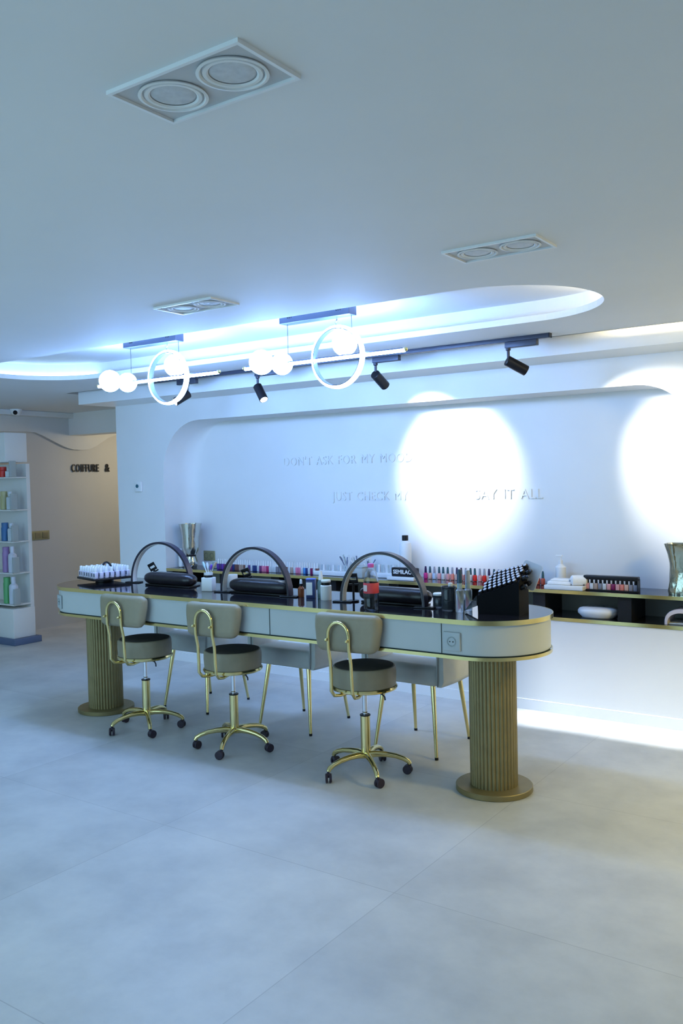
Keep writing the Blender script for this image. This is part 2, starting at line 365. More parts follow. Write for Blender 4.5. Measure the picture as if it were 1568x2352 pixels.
# ------------------------------------------------------------------ ring pendants
def pendant(x, label):
    z = 2.134; t = thing('ring_pendant_lamp', label, 'pendant lamp', (x, 3.76, z), 0, 'ring pendants under the oval recess')
    cz = ZC+0.125-z
    bm = BM(); box(bm, (0.51, 0, cz-0.0275), (0.46, 0.07, 0.055), bev=0.003); can = obj('canopy', bm, GREYBOX, t)
    for x0 in (0.34, 0.66):
        for k in range(3):
            bm = BM(); box(bm, (x0+k*0.012, -0.0355, cz-0.022), (0.004, 0.003, 0.018)); obj('vent_slot', bm, BLACK, can)
    for xx in (0.31, 0.73):
        bm = BM(); tube(bm, [(xx, 0, 0.012), (xx, 0, cz-0.055)], 0.0014, 6); obj('suspension_wire', bm, DKGREY, t)
    bm = BM(); tube(bm, [(0.645, -0.01, cz-0.055), (0.645, -0.01, cz-0.075), (0.636, -0.01, cz-0.085), (0.645, -0.01, 0.158)], 0.003, 6); obj('ring_hook', bm, CHROME, t)
    bm = BM(); tube(bm, [(0, 0, 0), (1.045, 0, 0)], 0.0095, 12); obj('light_tube', bm, PENDANT, t)
    bm = BM(); box(bm, (0.5225, 0, 0.010), (1.03, 0.012, 0.007)); obj('tube_channel', bm, GREYBOX, t)
    for xx in (-0.006, 1.051):
        bm = BM(); sphere(bm, (xx, 0, 0.004), 0.011, 12, 8); obj('end_cap', bm, GOLD, t)
    # ring: opal outer face and metal inner band
    c = (0.645, -0.01, 0.004)
    bm = BM(); rot = Matrix.Rotation(PI/2, 3, 'X')
    lathe(bm, [(0.150, -0.016), (0.160, -0.016), (0.164, -0.008), (0.164, 0.008), (0.160, 0.016), (0.150, 0.016)], c, 72, rot); obj('ring', bm, PENDANT, t)
    bm = BM(); lathe(bm, [(0.150, -0.017), (0.146, -0.017), (0.146, 0.017), (0.150, 0.017)], c, 72, rot); obj('ring_inner_band', bm, GREYBOX, t)
    for gx, gy, gz, r in ((0.145, -0.03, 0.022, 0.068), (0.25, 0.02, 0.008, 0.060), (0.66, 0.035, 0.078, 0.066)):
        bm = BM(); sphere(bm, (gx, gy, gz), r, 28, 18); obj('globe', bm, PENDANT, t)
    bm = BM(); cyl(bm, (0.66, 0.025, 0.006), 0.016, 0.012, 14); obj('globe_holder', bm, GOLD, t)
    return t
pendant(-3.268, 'lit ring pendant with opal globes and bar, the nearer one at right')
pendant(-4.517, 'lit ring pendant with opal globes and bar, the farther one at left')

# ------------------------------------------------------------------ track and spots
t = thing('lighting_track', 'thin black lighting track running along the ceiling edge above the niche', 'lighting track', (-3.37, 4.62, ZC))
bm = BM(); box(bm, (0, 0, -0.012), (3.12, 0.034, 0.024), bev=0.002); obj('rail', bm, DKGREY, t)
bm = BM(); box(bm, (1.563, 0, -0.012), (0.006, 0.036, 0.026)); obj('end_cap', bm, BLACK, t)
def track_head(x, aim, label, lit, power, color, ang, hx=0.02):
    t = thing('track_spotlight', label, 'spotlight', (x, 4.62, ZC-0.024), 0, 'black spotlights on the track')
    bm = BM(); box(bm, (0.10, 0, -0.017), (0.19, 0.034, 0.034), bev=0.003); obj('adapter', bm, DKGREY, t)
    bm = BM(); cyl(bm, (hx, 0, -0.085), 0.008, 0.055, 12); lathe(bm, [(0.0, -0.032), (0.014, -0.032), (0.014, -0.045), (0.008, -0.05), (0, -0.05)], (hx, 0, 0), 14); obj('stem', bm, DKGREY, t)
    p0 = Vector((hx, 0, -0.085)); d = (Vector(aim)-(Vector(t.location)+p0)).normalized()
    q = Vector((0, 0, 1)).rotation_difference(d).to_matrix(); back = p0 - d*0.012 + Vector((0, 0, -0.022))
    bm = BM(); lathe(bm, [(0, 0), (0.027, 0), (0.0305, 0.004), (0.0305, 0.128), (0.028, 0.130), (0.0255, 0.128), (0.0255, 0.112), (0, 0.112)], back, 28, q); bd = obj('lamp_body', bm, BLACK, t)
    bm = BM(); lathe(bm, [(0, 0.1285), (0.0250, 0.1285)] if lit else [(0, 0.114), (0.0252, 0.114)], back, 24, q); obj('lens', bm, LENS, bd)
    s = spot('spotlight_beam', Vector(t.location)+back+d*0.135, aim, power, color, ang, 0.35, 0.022); return t
track_head(-2.075, (-1.00, 5.55, 1.42), 'black track spotlight farthest right, aimed at the right end of the niche', False, 150, (1.0, 0.96, 0.86), 1.1)
track_head(-2.965, (-2.88, 5.55, 1.60), 'black track spotlight second from right, aimed at the middle of the niche wall', False, 150, (0.97, 0.98, 1.0), 1.08)
track_head(-3.925, (-2.85, 4.30, 0.75), 'black track spotlight third from right, with its lit lens showing', True, 14, (0.60, 0.80, 1.0), 1.3)
track_head(-4.675, (-5.05, 3.5, 1.45), 'black track spotlight farthest left, glaring towards the room behind the ring pendant', True, 70, (0.50, 0.75, 1.0), 1.3, hx=0.10)

# ------------------------------------------------------------------ niche shelf
SZ = 0.778
sh = thing('wall_shelf_unit', 'long two-level shelf built into the niche, black glass with brass edges', 'shelf', ((NX0+NX1)/2, W, NZ))
L = NX1-NX0-0.004
bm = BM(); box(bm, (0, 0.162, SZ-0.011-NZ), (L, 0.316, 0.020)); obj('upper_shelf', bm, BLACKG, sh, smooth=False)
bm = BM(); box(bm, (0, 0.162, 0.011), (L, 0.316, 0.020)); obj('lower_shelf', bm, BLACKG, sh, smooth=False)
bm = BM(); box(bm, (0, 0.000, SZ-0.0105-NZ), (L, 0.006, 0.0215)); obj('brass_edge', bm, BRASS, sh, smooth=False)
bm = BM(); box(bm, (0, 0.000, 0.0105), (L, 0.006, 0.022)); obj('brass_edge', bm, BRASS, sh, smooth=False)
for k in range(8):
    bm = BM(); box(bm, (-1.61-0.541*k-sh.location.x, 0.17, (SZ-NZ)/2), (0.082, 0.30, SZ-NZ-0.042)); obj('divider', bm, BLACK, sh, smooth=False)
bm = BM(); box(bm, (0, 0.312, (SZ-NZ)/2), (L, 0.008, SZ-NZ-0.042)); obj('back_panel', bm, mat('shaded_shelf_back', (0.34, 0.34, 0.31), 0.6, noise=0.03), sh, smooth=False)  # white wall behind the lower shelf, its shade put into the grey

# ------------------------------------------------------------------ manicure table
TX0, TX1, TY, TR, TZ = -4.585, -1.815, 3.81, 0.30, 0.854
tb = thing('manicure_table', 'long white nail bar table with rounded ends, brass trims and black glass top', 'table', (0, 0, 0))
bm = BM(); prism(bm, stadium(TX0, TX1, TY, TR-0.003), TZ-0.018, TZ); obj('glass_top', bm, BLACKG, tb)
def ring_band(bm, r, z0, z1, th=0.003):
    o_, i_ = stadium(TX0, TX1, TY, r, 48), stadium(TX0, TX1, TY, r-th, 48)
    ring_wall(bm, o_, lambda p: (*p, z0), lambda p: (*p, z1)); ring_wall(bm, i_, lambda p: (*p, z0), lambda p: (*p, z1))
    t = bmesh.new()
    for z in (z0, z1):
        a = [t.verts.new((*p, z)) for p in o_]; b_ = [t.verts.new((*p, z)) for p in i_]
        for i in range(len(a)): j = (i+1) % len(a); t.faces.new((a[i], a[j], b_[j], b_[i]))
    merge(bm, t); bmesh.ops.remove_doubles(bm, verts=bm.verts, dist=1e-5); bmesh.ops.recalc_face_normals(bm, faces=bm.faces)
bm = BM(); ring_band(bm, TR, TZ-0.0215, TZ+0.0005); obj('brass_trim', bm, BRASS, tb)
bm = BM(); prism(bm, stadium(TX0, TX1, TY, TR-0.012), 0.692, TZ-0.018); ap = obj('apron', bm, APRON, tb)
bm = BM(); ring_band(bm, TR-0.004, 0.672, 0.688, 0.004); obj('brass_trim', bm, BRASS, tb)
bm = BM(); prism(bm, stadium(TX0, TX1, TY, TR-0.016), 0.676, 0.693); obj('underside', bm, GAP, tb)
bm = BM()
for sx in (-3.957, -2.937, -1.917): box(bm, (sx, TY-TR+0.011, 0.762), (0.003, 0.003, 0.140))
obj('drawer_gap', bm, GAP, ap, smooth=False)
bm = BM()
bm2 = stadium(TX0, TX1, TY, TR-0.0105)
ring_wall(bm, bm2, lambda p: (*p, 0.6905), lambda p: (*p, 0.6935)); obj('shadow_gap', bm, GAP, ap)
def column(cx, cy, name='fluted_column'):
    bm = BM(); n = 36; pts = []
    for i in range(n):
        for k in range(6):
            a = 2*PI*(i+k/6)/n; pts.append((0.113-0.0055*(1-abs(math.sin(PI*k/6))**0.6), a))
    t = bmesh.new(); lv = []
    for z in (0.022, 0.30, 0.676): lv.append([t.verts.new((r*math.cos(a), r*math.sin(a), z)) for r, a in pts])
    for a, b_ in zip(lv, lv[1:]):
        for i in range(len(pts)): j = (i+1) % len(pts); t.faces.new((a[i], a[j], b_[j], b_[i]))
    merge(bm, t); c = obj('fluted_column', bm, BRASSD, tb, loc=(cx, cy, 0), angle=0.9)
    bm = BM(); lathe(bm, [(0, 0), (0.180, 0), (0.183, 0.003), (0.183, 0.024), (0.180, 0.027), (0.105, 0.027)], (0, 0, 0), 56); obj('base_disc', bm, BRASSD, c)
column(-1.797, 3.80); column(-4.63, 3.83)
def table_socket(x, a, label):
    # square socket plate on the apron at arc angle a (None = straight front)
    if a is None: loc, rz = (x, TY-TR+0.008, 0.752), 0
    else: loc, rz = (TX0+(TR-0.010)*math.cos(a), TY+(TR-0.010)*math.sin(a), 0.755), a+PI/2
    t = thing('wall_socket', label, 'socket', loc, rz, 'sockets on the table apron')
    bm = BM(); box(bm, (0, -0.002, 0), (0.086, 0.010, 0.086), bev=0.003); obj('plate', bm, GREYP, t)
    bm = BM(); lathe(bm, [(0.0, 0.004), (0.017, 0.004), (0.019, 0.009), (0.023, 0.009)], (0, 0, 0), 24, Matrix.Rotation(PI/2, 3, 'X')); r = obj('outlet_ring', bm, mat('socket_face', (0.30, 0.35, 0.36), 0.4, noise=0.02), t)
    bm = BM()
    for sx in (-0.008, 0.008): cyl(bm, (sx, -0.0045, 0), 0.003, 0.004, 8, rot=Matrix.Rotation(PI/2, 3, 'X'))
    obj('outlet_holes', bm, BLACK, r)
table_socket(-1.861, None, 'square grey power socket on the right end of the table apron')
table_socket(0, -PI/2-0.42, 'square grey power socket on the left rounded end of the table apron')

# ------------------------------------------------------------------ stools
def make_stool(loc, rz, arm0, label):
    t = thing('rolling_stool', label, 'stool', loc, rz, 'gold rolling stools in front of the table')
    zt = 0.56
    bm = BM(); lathe(bm, [(0, zt-0.105), (0.152, zt-0.105), (0.160, zt-0.098), (0.163, zt-0.05), (0.162, zt-0.012), (0.157, zt-0.002), (0.150, zt)], (0, 0, 0), 48); st = obj('seat', bm, TAUPE, t)
    bm = BM(); lathe(bm, [(0.1505, zt-0.0005), (0.13, zt+0.004), (0.07, zt+0.006), (0, zt+0.006)], (0, 0, 0), 48); obj('seat_top', bm, TAUPETOP, st)
    bm = BM(); lathe(bm, [(0, zt-0.112), (0.158, zt-0.120), (0.166, zt-0.116), (0.168, zt-0.108), (0.164, zt-0.100), (0.15, zt-0.102)], (0, 0, 0), 48); obj('seat_ring', bm, GOLD, st)
    # hoop back: two uprights joined at the top, feet tucked under the seat
    pts = []; hw = 0.058; yb = -0.215
    pts += [(-hw+0.02, -0.09, zt-0.128), (-hw+0.006, -0.15, zt-0.130), (-hw, yb+0.02, zt-0.122), (-hw-0.002, yb-0.004, zt-0.095), (-hw, yb-0.006, zt-0.04)]
    pts += [(-hw, yb-0.010, zt+0.05), (-hw, yb-0.026, zt+0.12)]
    for i in range(0, 13):
        a = PI-PI*i/12; pts.append((hw*math.cos(a), yb-0.028-0.004*math.sin(a), zt+0.185+0.066*math.sin(a)))
    pts += [(hw, yb-0.026, zt+0.12), (hw, yb-0.010, zt+0.05), (hw, yb-0.006, zt-0.04), (hw+0.002, yb-0.004, zt-0.095), (hw, yb+0.02, zt-0.122), (hw-0.006, -0.15, zt-0.130), (hw-0.02, -0.09, zt-0.128)]
    bm = BM(); tube(bm, pts, 0.0085, 12); hp = obj('back_hoop', bm, GOLD, t)
    for s in (-1, 1):
        bm = BM(); cyl(bm, (s*hw, yb-0.038, zt+0.165), 0.008, 0.012, 12, 0.002, Matrix.Rotation(PI/2, 3, 'X')); sphere(bm, (s*hw, yb-0.050, zt+0.165), 0.007, 10, 8); obj('bolt', bm, GOLD, hp)
    # backrest cushion, slightly curved and narrower at the bottom
    bm = BM(); nx, nz = 20, 10; t2 = bmesh.new(); w, h, th = 0.375, 0.185, 0.05
    def q(u, v, side):
        px = (u-0.5)*w*(0.90+0.10*min(1, v*1.6)); pz = (v-0.5)*h
        # superellipse corner rounding
        k = 1-max(0, abs(u-0.5)*2-0.80)/0.20; k2 = 1-max(0, abs(v-0.5)*2-0.62)/0.38
        kk = math.sqrt(max(0, 1-(1-k)**2))*math.sqrt(max(0, 1-(1-k2)**2))
        if k < 1 and k2 < 1:
            s_ = math.hypot(1-k, 1-k2)
            if s_ > 1: px *= 1-0.045*(s_-1)/0.414*1.0; pz *= 1-0.16*(s_-1)/0.414
        yy = 0.6*px*px
        return (px, yy + side*(th/2)*(0.35+0.65*kk**0.5 if kk > 0 else 0.35), pz)
    A = [[t2.verts.new(q(i/nx, j/nz, -1)) for j in range(nz+1)] for i in range(nx+1)]
    B = [[t2.verts.new(q(i/nx, j/nz, 1)) for j in range(nz+1)] for i in range(nx+1)]
    for i in range(nx):
        for j in range(nz):
            t2.faces.new((A[i][j], A[i][j+1], A[i+1][j+1], A[i+1][j])); t2.faces.new((B[i][j], B[i+1][j], B[i+1][j+1], B[i][j+1]))
    for i in range(nx):
        t2.faces.new((A[i][0], A[i+1][0], B[i+1][0], B[i][0])); t2.faces.new((A[i][nz], B[i][nz], B[i+1][nz], A[i+1][nz]))
    for j in range(nz):
        t2.faces.new((A[0][j], B[0][j], B[0][j+1], A[0][j+1])); t2.faces.new((A[nx][j], A[nx][j+1], B[nx][j+1], B[nx][j]))
    bmesh.ops.recalc_face_normals(t2, faces=t2.faces)
    t2.transform(Matrix.Translation((0.02, yb+0.012, zt+0.195)) @ Matrix.Rotation(-0.05, 4, 'X')); merge(bm, t2)
    obj('backrest', bm, TAUPE, t, angle=1.2)
    bm = BM(); cyl(bm, (0, 0, 0.29), 0.0125, zt-0.112-0.29, 16); lathe(bm, [(0.0125, 0.315), (0.0145, 0.318), (0.0125, 0.321)], (0, 0, 0), 16); obj('gas_lift', bm, CHROME, t)
    bm = BM(); cyl(bm, (0, 0, 0.085), 0.0245, 0.215, 24, 0.001); ps = obj('post', bm, GOLD, t)
    bm = BM(); cyl(bm, (0, 0, 0.299), 0.027, 0.007, 24, 0.001); obj('post_collar', bm, BLACK, ps)
    bm = BM(); tube(bm, [(0.05, -0.02, zt-0.125), (0.13, -0.05, zt-0.128), (0.150, -0.062, zt-0.136), (0.155, -0.066, zt-0.150)], 0.004, 8); lv = obj('lift_lever', bm, DKGREY, t)
    bm = BM(); cyl(bm, (0, 0, zt-0.128), 0.055, 0.014, 20, 0.002); obj('swivel_plate', bm, GOLD, t)
    for k in range(5):
        a = arm0+k*2*PI/5; c, s = math.cos(a), math.sin(a)
        prof = [(0.012, 0.098), (0.05, 0.103), (0.10, 0.101), (0.15, 0.093), (0.19, 0.080), (0.214, 0.066), (0.222, 0.052)]
        bm = BM(); tube(bm, [(r*c, r*s, z) for r, z in prof], 0.011, 12, radii=[0.019, 0.017, 0.0145, 0.013, 0.0125, 0.012, 0.011]); ar = obj('base_arm', bm, GOLD, t)
        # caster: stem, hood and twin wheels
        bm = BM(); wx, wy_, = 0.222*c, 0.222*s; sw = a+1.1+k*0.9
        ox, oy = 0.012*math.cos(sw), 0.012*math.sin(sw)
        R = Matrix.Rotation(sw, 3, 'Z') @ Matrix.Rotation(PI/2, 3, 'X')
        for off in (-0.016, 0.004):
            v = Matrix.Rotation(sw, 3, 'Z') @ Vector((0, off+0.012, 0))
            cyl(bm, (wx+ox+v.x, wy_+oy+v.y, 0.0235), 0.0235, 0.012, 20, 0.003, R)
        cyl(bm, (wx, wy_, 0.028), 0.007, 0.03, 10)
        sphere(bm, (wx+ox*0.6, wy_+oy*0.6, 0.036), 0.015, 12, 8, (1, 1, 0.8)); obj('caster', bm, CASTER, ar)
    return t
make_stool((-2.440, 3.660, 0), 0.06, math.radians(-114.5)-0.06, 'taupe round-seat gold stool nearest the right-hand column')
make_stool((-3.322, 3.650, 0), 0.06, math.radians(5)-0.06, 'taupe round-seat gold stool in the middle of the three')
make_stool((-4.045, 3.655, 0), 0.04, math.radians(-110)-0.04, 'taupe round-seat gold stool beside the left-hand column')

# ------------------------------------------------------------------ tub chairs on the far side
def make_chair(loc, label):
    t = thing('tub_chair', label, 'chair', loc, 0, 'pale velvet chairs behind the table')
    # local: seat faces -y; y from -0.23 (front) to 0.25
    bm = BM(); box(bm, (0, 0.0, 0.445), (0.43, 0.44, 0.115), bev=0.036); obj('seat', bm, CREAM, t, angle=1.2)
    # U-shaped shell: section swept round sides and back
    path = [(-0.235, -0.225), (-0.238, -0.12), (-0.236, 0.0), (-0.222, 0.10)]
    path += [(-0.222*math.cos(a)*1.0, 0.10+0.16*math.sin(a)) for a in [PI*0.5*i/8 for i in range(1, 9)]]
    full = path + [(-x, y) for x, y in path[::-1][1:]]
    bm = BM(); t2 = bmesh.new(); lo = []; n = len(full)
    for i, (x, y) in enumerate(full):
        f = i/(n-1); back = math.sin(PI*f)
        top = 0.60+0.15*min(1, back*1.25)**2; bot = 0.395-0.02*back
        p = Vector((x, y, 0)); a = Vector((*full[max(0, i-1)], 0)); b_ = Vector((*full[min(n-1, i+1)], 0)); d = (b_-a).normalized(); nn = Vector((d.y, -d.x, 0))
        if nn.dot(Vector((x, y-0.0, 0))) < 0: nn = -nn
        th = 0.021; lean = 0.035*back
        lo.append([t2.verts.new(v) for v in ((p.x-nn.x*th, p.y-nn.y*th, bot), (p.x+nn.x*th*0.3, p.y+nn.y*th*0.3, bot), (p.x+nn.x*th, p.y+nn.y*th, bot+0.03), (p.x+nn.x*(th+lean*0.6), p.y+nn.y*(th+lean*0.6), (bot+top)/2),
                  (p.x+nn.x*(th+lean), p.y+nn.y*(th+lean), top-0.02), (p.x+nn.x*lean, p.y+nn.y*lean, top), (p.x+nn.x*(lean-th), p.y+nn.y*(lean-th), top-0.02))])
    m_ = len(lo[0])
    for i in range(n-1):
        for k in range(m_): j = (k+1) % m_; t2.faces.new((lo[i][k], lo[i][j], lo[i+1][j], lo[i+1][k]))
    t2.faces.new(lo[0]); t2.faces.new(lo[-1][::-1]); bmesh.ops.recalc_face_normals(t2, faces=t2.faces); merge(bm, t2)
    shl = obj('backrest_shell', bm, CREAM, t, angle=1.2)
    bm = BM()
    for s in (-1, 1): tube(bm, [(s*0.222, -0.231, 0.40), (s*0.226, -0.236, 0.44), (s*0.226, -0.232, 0.50), (s*0.228, -0.230, 0.585)], 0.003, 6)
    obj('seam', bm, PIPING, shl)
    for sx, sy, bx, by in ((-1, -1, -0.185, -0.215), (1, -1, 0.195, -0.205), (-1, 1, -0.175, 0.215), (1, 1, 0.172, 0.222)):
        bm = BM(); tube(bm, [(sx*0.150, sy*0.150, 0.40), (bx, by, 0.012)], 0.013, 12, radii=[0.0145, 0.0085]); lg = obj('leg', bm, GOLD, t)
        bm = BM(); cyl(bm, (bx*1.002, by*1.002, 0), 0.0095, 0.014, 12); obj('foot_cap', bm, BLACK, lg)
    return t
ch = make_chair((-2.432, 4.235, 0), 'pale tub chair with gold legs nearest the right-hand column')
dup(ch, (-3.275, 4.245, 0), 0, 'pale tub chair with gold legs, the middle one of three behind the table')
dup(ch, (-4.140, 4.285, 0), 0, 'pale tub chair with gold legs, behind the left stool')

# ------------------------------------------------------------------ arch lamps on the table
def arch(loc, rz, label):
    t = thing('arch_desk_lamp', label, 'lamp', loc, rz, 'black arch lamps along the table')
    R, D, TH = 0.255, 0.042, 0.013; n = 40
    prof = [(-R, 0.004)]+[(R*math.cos(PI-PI*i/n), 0.018+R*math.sin(PI-PI*i/n)) for i in range(n+1)]+[(R, 0.004)]
    def band(r0, r1, y0, y1):
        k0, k1 = r0/R, r1/R; bm = BM(); t2 = bmesh.new(); L_ = []
        for x, z in prof:
            zz = lambda k: 0.018+(z-0.018)*k if z > 0.018 else z
            L_.append([t2.verts.new(v) for v in ((x*k0, y0, zz(k0)), (x*k1, y0, zz(k1)), (x*k1, y1, zz(k1)), (x*k0, y1, zz(k0)))])
        for a, b_ in zip(L_, L_[1:]):
            for k in range(4): j = (k+1) % 4; t2.faces.new((a[k], a[j], b_[j], b_[k]))
        t2.faces.new(L_[0]); t2.faces.new(L_[-1][::-1]); bmesh.ops.recalc_face_normals(t2, faces=t2.faces); merge(bm, t2); return bm
    obj('frame', band(R-TH, R, -D/2, D/2), mat('arch_lamp_grey', (0.018, 0.014, 0.03), 0.3, 0.0, noise=0.04), t, angle=0.5)
    obj('led_diffuser', band(R-TH-0.003, R-TH+0.001, -D/2+0.004, D/2-0.004), LEDWHITE, t, angle=0.5)
    for s in (-1, 1):
        bm = BM(); box(bm, (s*(R-0.008), 0.0, 0.004), (0.105, 0.055, 0.007), s*0+0.25, bev=0.002); obj('foot_plate', bm, BLACK, t)
arch((-4.155, 3.915, TZ), 0.05, 'slim black arch lamp at the left end of the table')
arch((-3.262, 3.795, TZ), 0.0, 'slim black arch lamp in the middle of the table')
arch((-2.385, 3.765, TZ), 0.0, 'slim black arch lamp at the right, behind the water bottle')

# arm cushions
def cushion(x0, x1, y, label):
    t = thing('arm_rest_cushion', label, 'cushion', ((x0+x1)/2, y, TZ), 0, 'black arm rests under the arch lamps')
    w = x1-x0; bm = BM(); n = 28; t2 = bmesh.new(); L_ = []
    for i in range(n+1):
        u = -1+2*i/n; e = (1-abs(u)**6)**0.5 if abs(u) < 1 else 0
        L_.append([t2.verts.new((u*w/2, (0.052*max(e, 0.02))*math.cos(2*PI*k/20), 0.006+0.040+ (0.042*max(e, 0.02))*math.copysign(abs(math.sin(2*PI*k/20))**0.75, math.sin(2*PI*k/20)) )) for k in range(20)])
    for a, b_ in zip(L_, L_[1:]):
        for k in range(20): j = (k+1) % 20; t2.faces.new((a[k], a[j], b_[j], b_[k]))
    t2.faces.new(L_[0]); t2.faces.new(L_[-1][::-1]); bmesh.ops.recalc_face_normals(t2, faces=t2.faces); merge(bm, t2)
    obj('pad', bm, LEATHER, t, angle=1.2)
    bm = BM(); box(bm, (0, 0, 0.006), (w*0.88, 0.07, 0.011), bev=0.003); obj('base', bm, BLACK, t)
cushion(-4.24, -3.80, 3.86, 'black leather arm rest under the left arch lamp')
cushion(-3.475, -3.02, 3.82, 'black leather arm rest under the middle arch lamp')
cushion(-2.56, -2.13, 3.82, 'black leather arm rest under the right arch lamp, partly behind the bottle')

# phone holders
def holder(loc, rz, hgt, tilt, label):
    t = thing('phone_holder', label, 'phone holder', loc, rz, 'black phone holders beside the arch lamps')
    bm = BM(); tube(bm, [(0, 0, 0.006), (0, 0, hgt-0.05), (0.004, 0, hgt-0.04)], 0.006, 10); obj('stem', bm, BLACK, t)
    bm = BM(); cyl(bm, (0, 0, 0), 0.030, 0.008, 24, 0.002); obj('base', bm, BLACK, t)
    bm = BM(); R = Matrix.Rotation(tilt, 3, 'Y') @ Matrix.Rotation(0.2, 3, 'X')
    for cx, cz, sx, sz in ((0, 0.045, 0.05, 0.020), (0, 0.012, 0.05, 0.016), (-0.022, 0.028, 0.006, 0.05), (0.022, 0.028, 0.006, 0.05), (0, -0.006, 0.056, 0.010)):
        box(bm, R @ Vector((cx, 0, cz))+Vector((0.003, 0, hgt-0.052)), (sx, 0.010, sz), rot=R, bev=0.002)
    obj('clamp', bm, BLACK, t)
holder((-4.315, 4.0, TZ), 0.3, 0.125, -0.45, 'black phone holder leaning under the left arch lamp')
holder((-3.44, 3.93, TZ), 0.3, 0.13, -0.35, 'black phone holder behind the middle arm rest')
holder((-2.59, 3.80, TZ), 0.2, 0.148, -0.05, 'upright black phone holder inside the right arch lamp')

# ------------------------------------------------------------------ bottles and pots on the table
def polish_proto(name, w, h_body, h_cap, body_c, cap_m, square=False):
    def build(parent):
        bm = BM()
        if square: box(bm, (0, 0, h_body/2), (w, w, h_body), bev=w*0.12)
        else: lathe(bm, [(0, 0), (w*0.42, 0), (w*0.5, w*0.08), (w*0.5, h_body*0.8), (w*0.40, h_body*0.95), (w*0.22, h_body), (0, h_body)], (0, 0, 0), 12)
        obj('glass_body', bm, body_c, parent)
        bm = BM(); lathe(bm, [(0, h_body), (w*0.30, h_body), (w*0.27, h_body+h_cap*0.6), (w*0.20, h_body+h_cap), (0, h_body+h_cap)], (0, 0, 0), 10)
        obj('cap', bm, cap_m, parent)
    return build

def tube_bottle(loc, label, r, h, m, capm, caph, name='bottle', cat='bottle', neck=None, group=None, capr=None):
    t = thing(name, label, cat, loc, 0, group)
    nr = neck or r*0.9; bm = BM()
    lathe(bm, [(0, 0), (r*0.9, 0), (r, r*0.1), (r, h*0.86), (r*0.9, h*0.93), (nr*0.98, h), (0, h)], (0, 0, 0), 24); obj('body', bm, m, t)
    cr = capr or nr; bm = BM(); lathe(bm, [(0, h), (cr, h), (cr, h+caph*0.9), (cr*0.9, h+caph), (0, h+caph)], (0, 0, 0), 20); obj('cap', bm, capm, t)
    return t

# revolving tray of nail gel bottles, left end
tr = thing('bottle_tray', 'square black tray stand at the left end of the table', 'tray', (-4.655, 3.87, TZ), -0.27)
bm = BM(); box(bm, (0, 0, 0.027), (0.27, 0.27, 0.014), bev=0.003); obj('platform', bm, BLACK, tr)
bm = BM(); cyl(bm, (0, 0, 0), 0.06, 0.021, 28, 0.002); obj('foot', bm, BLACK, tr)
bm = BM(); tube(bm, [(-0.10+0.20*i/14, 0.02, 0.034+0.092*math.sin(PI*i/14)**0.45) for i in range(15)], 0.007, 8); obj('handle', bm, BLACK, tr)
proto = None
for i in range(7):
    for j in range(7):
        if j == 4 and 1 <= i <= 5: continue
        px, py = (i-3)*0.0375, (j-3)*0.0375
        R = Matrix.Rotation(-0.27, 3, 'Z') @ Vector((px, py, 0))
        loc = (-4.655+R.x, 3.87+R.y, TZ+0.034)
        lab = 'small white nail gel bottle standing on the square black tray'
        if proto is None:
            proto = thing('gel_bottle', lab, 'bottle', loc, 0, 'small white bottles on the black tray')
            bm = BM(); box(bm, (0, 0, 0.021), (0.026, 0.026, 0.042), bev=0.004); obj('body', bm, mat('lilac_white_bottle', (0.70, 0.66, 0.80), 0.3, noise=0.02), proto)
            bm = BM(); lathe(bm, [(0, 0.042), (0.0105, 0.042), (0.0095, 0.068), (0.007, 0.072), (0, 0.072)], (0, 0, 0), 12); obj('cap', bm, WHITEP, proto)
            bm = BM(); box(bm, (0, -0.0131, 0.024), (0.010, 0.001, 0.022)); obj('label', bm, mat('grey_label', (0.12, 0.13, 0.2), 0.5, noise=0.03), proto)
        else:
            o = dup(proto, loc, random.uniform(-0.3, 0.3))

# white pot with brushes, mug behind
pot = thing('brush_pot', 'white square pot with a dark band, holding brushes, left of the middle arch', 'pot', (-3.625, 3.79, TZ))
bm = BM(); box(bm, (0, 0, 0.041), (0.070, 0.056, 0.082), 0.3, bev=0.004); obj('body', bm, WHITEP, pot)
bm = BM(); lathe(bm, [(0.024, 0.082), (0.026, 0.083), (0.026, 0.096), (0.024, 0.096)], (0, 0, 0), 20); obj('band', bm, BLACK, pot)
bm = BM(); lathe(bm, [(0.020, 0.096), (0.0265, 0.096), (0.0265, 0.109), (0.021, 0.109), (0.020, 0.097), (0, 0.097)], (0, 0, 0), 20); obj('rim', bm, WHITEP, pot)
for k, (dx, dy, lx, ly, L_, c, lab) in enumerate(((-0.008, 0, -0.035, 0.0, 0.075, (0.55, 0.75, 0.8), 'pale blue brush leaning left out of the white pot'),
        (-0.004, 0.006, -0.016, 0.006, 0.07, (0.8, 0.85, 0.9), 'white stick leaning in the white pot'), (0.008, 0, 0.02, 0, 0.06, (0.22, 0.08, 0.72), 'purple handled brush in the white pot'),
        (0.010, 0.006, 0.04, 0.01, 0.075, (0.62, 0.42, 0.30), 'tan tipped brush leaning right out of the white pot'))):
    b_ = thing('brush', lab, 'brush', (-3.625+dx, 3.79+dy, TZ+0.098), 0, 'brushes in the white pot')
    bm = BM(); tube(bm, [(0, 0, 0), (lx*0.5, ly*0.5, L_*0.5)], 0.003, 8); obj('handle', bm, WHITEP, b_)
    bm = BM(); tube(bm, [(lx*0.5, ly*0.5, L_*0.5), (lx*0.75, ly*0.75, L_*0.75), (lx, ly, L_)], 0.006, 10, radii=[0.004, 0.008, 0.005]); obj('head', bm, col_mat(c, 0.5), b_)
mug = thing('candle_mug', 'white printed mug standing behind the left foot of the middle arch lamp', 'mug', (-3.62, 3.99, TZ))
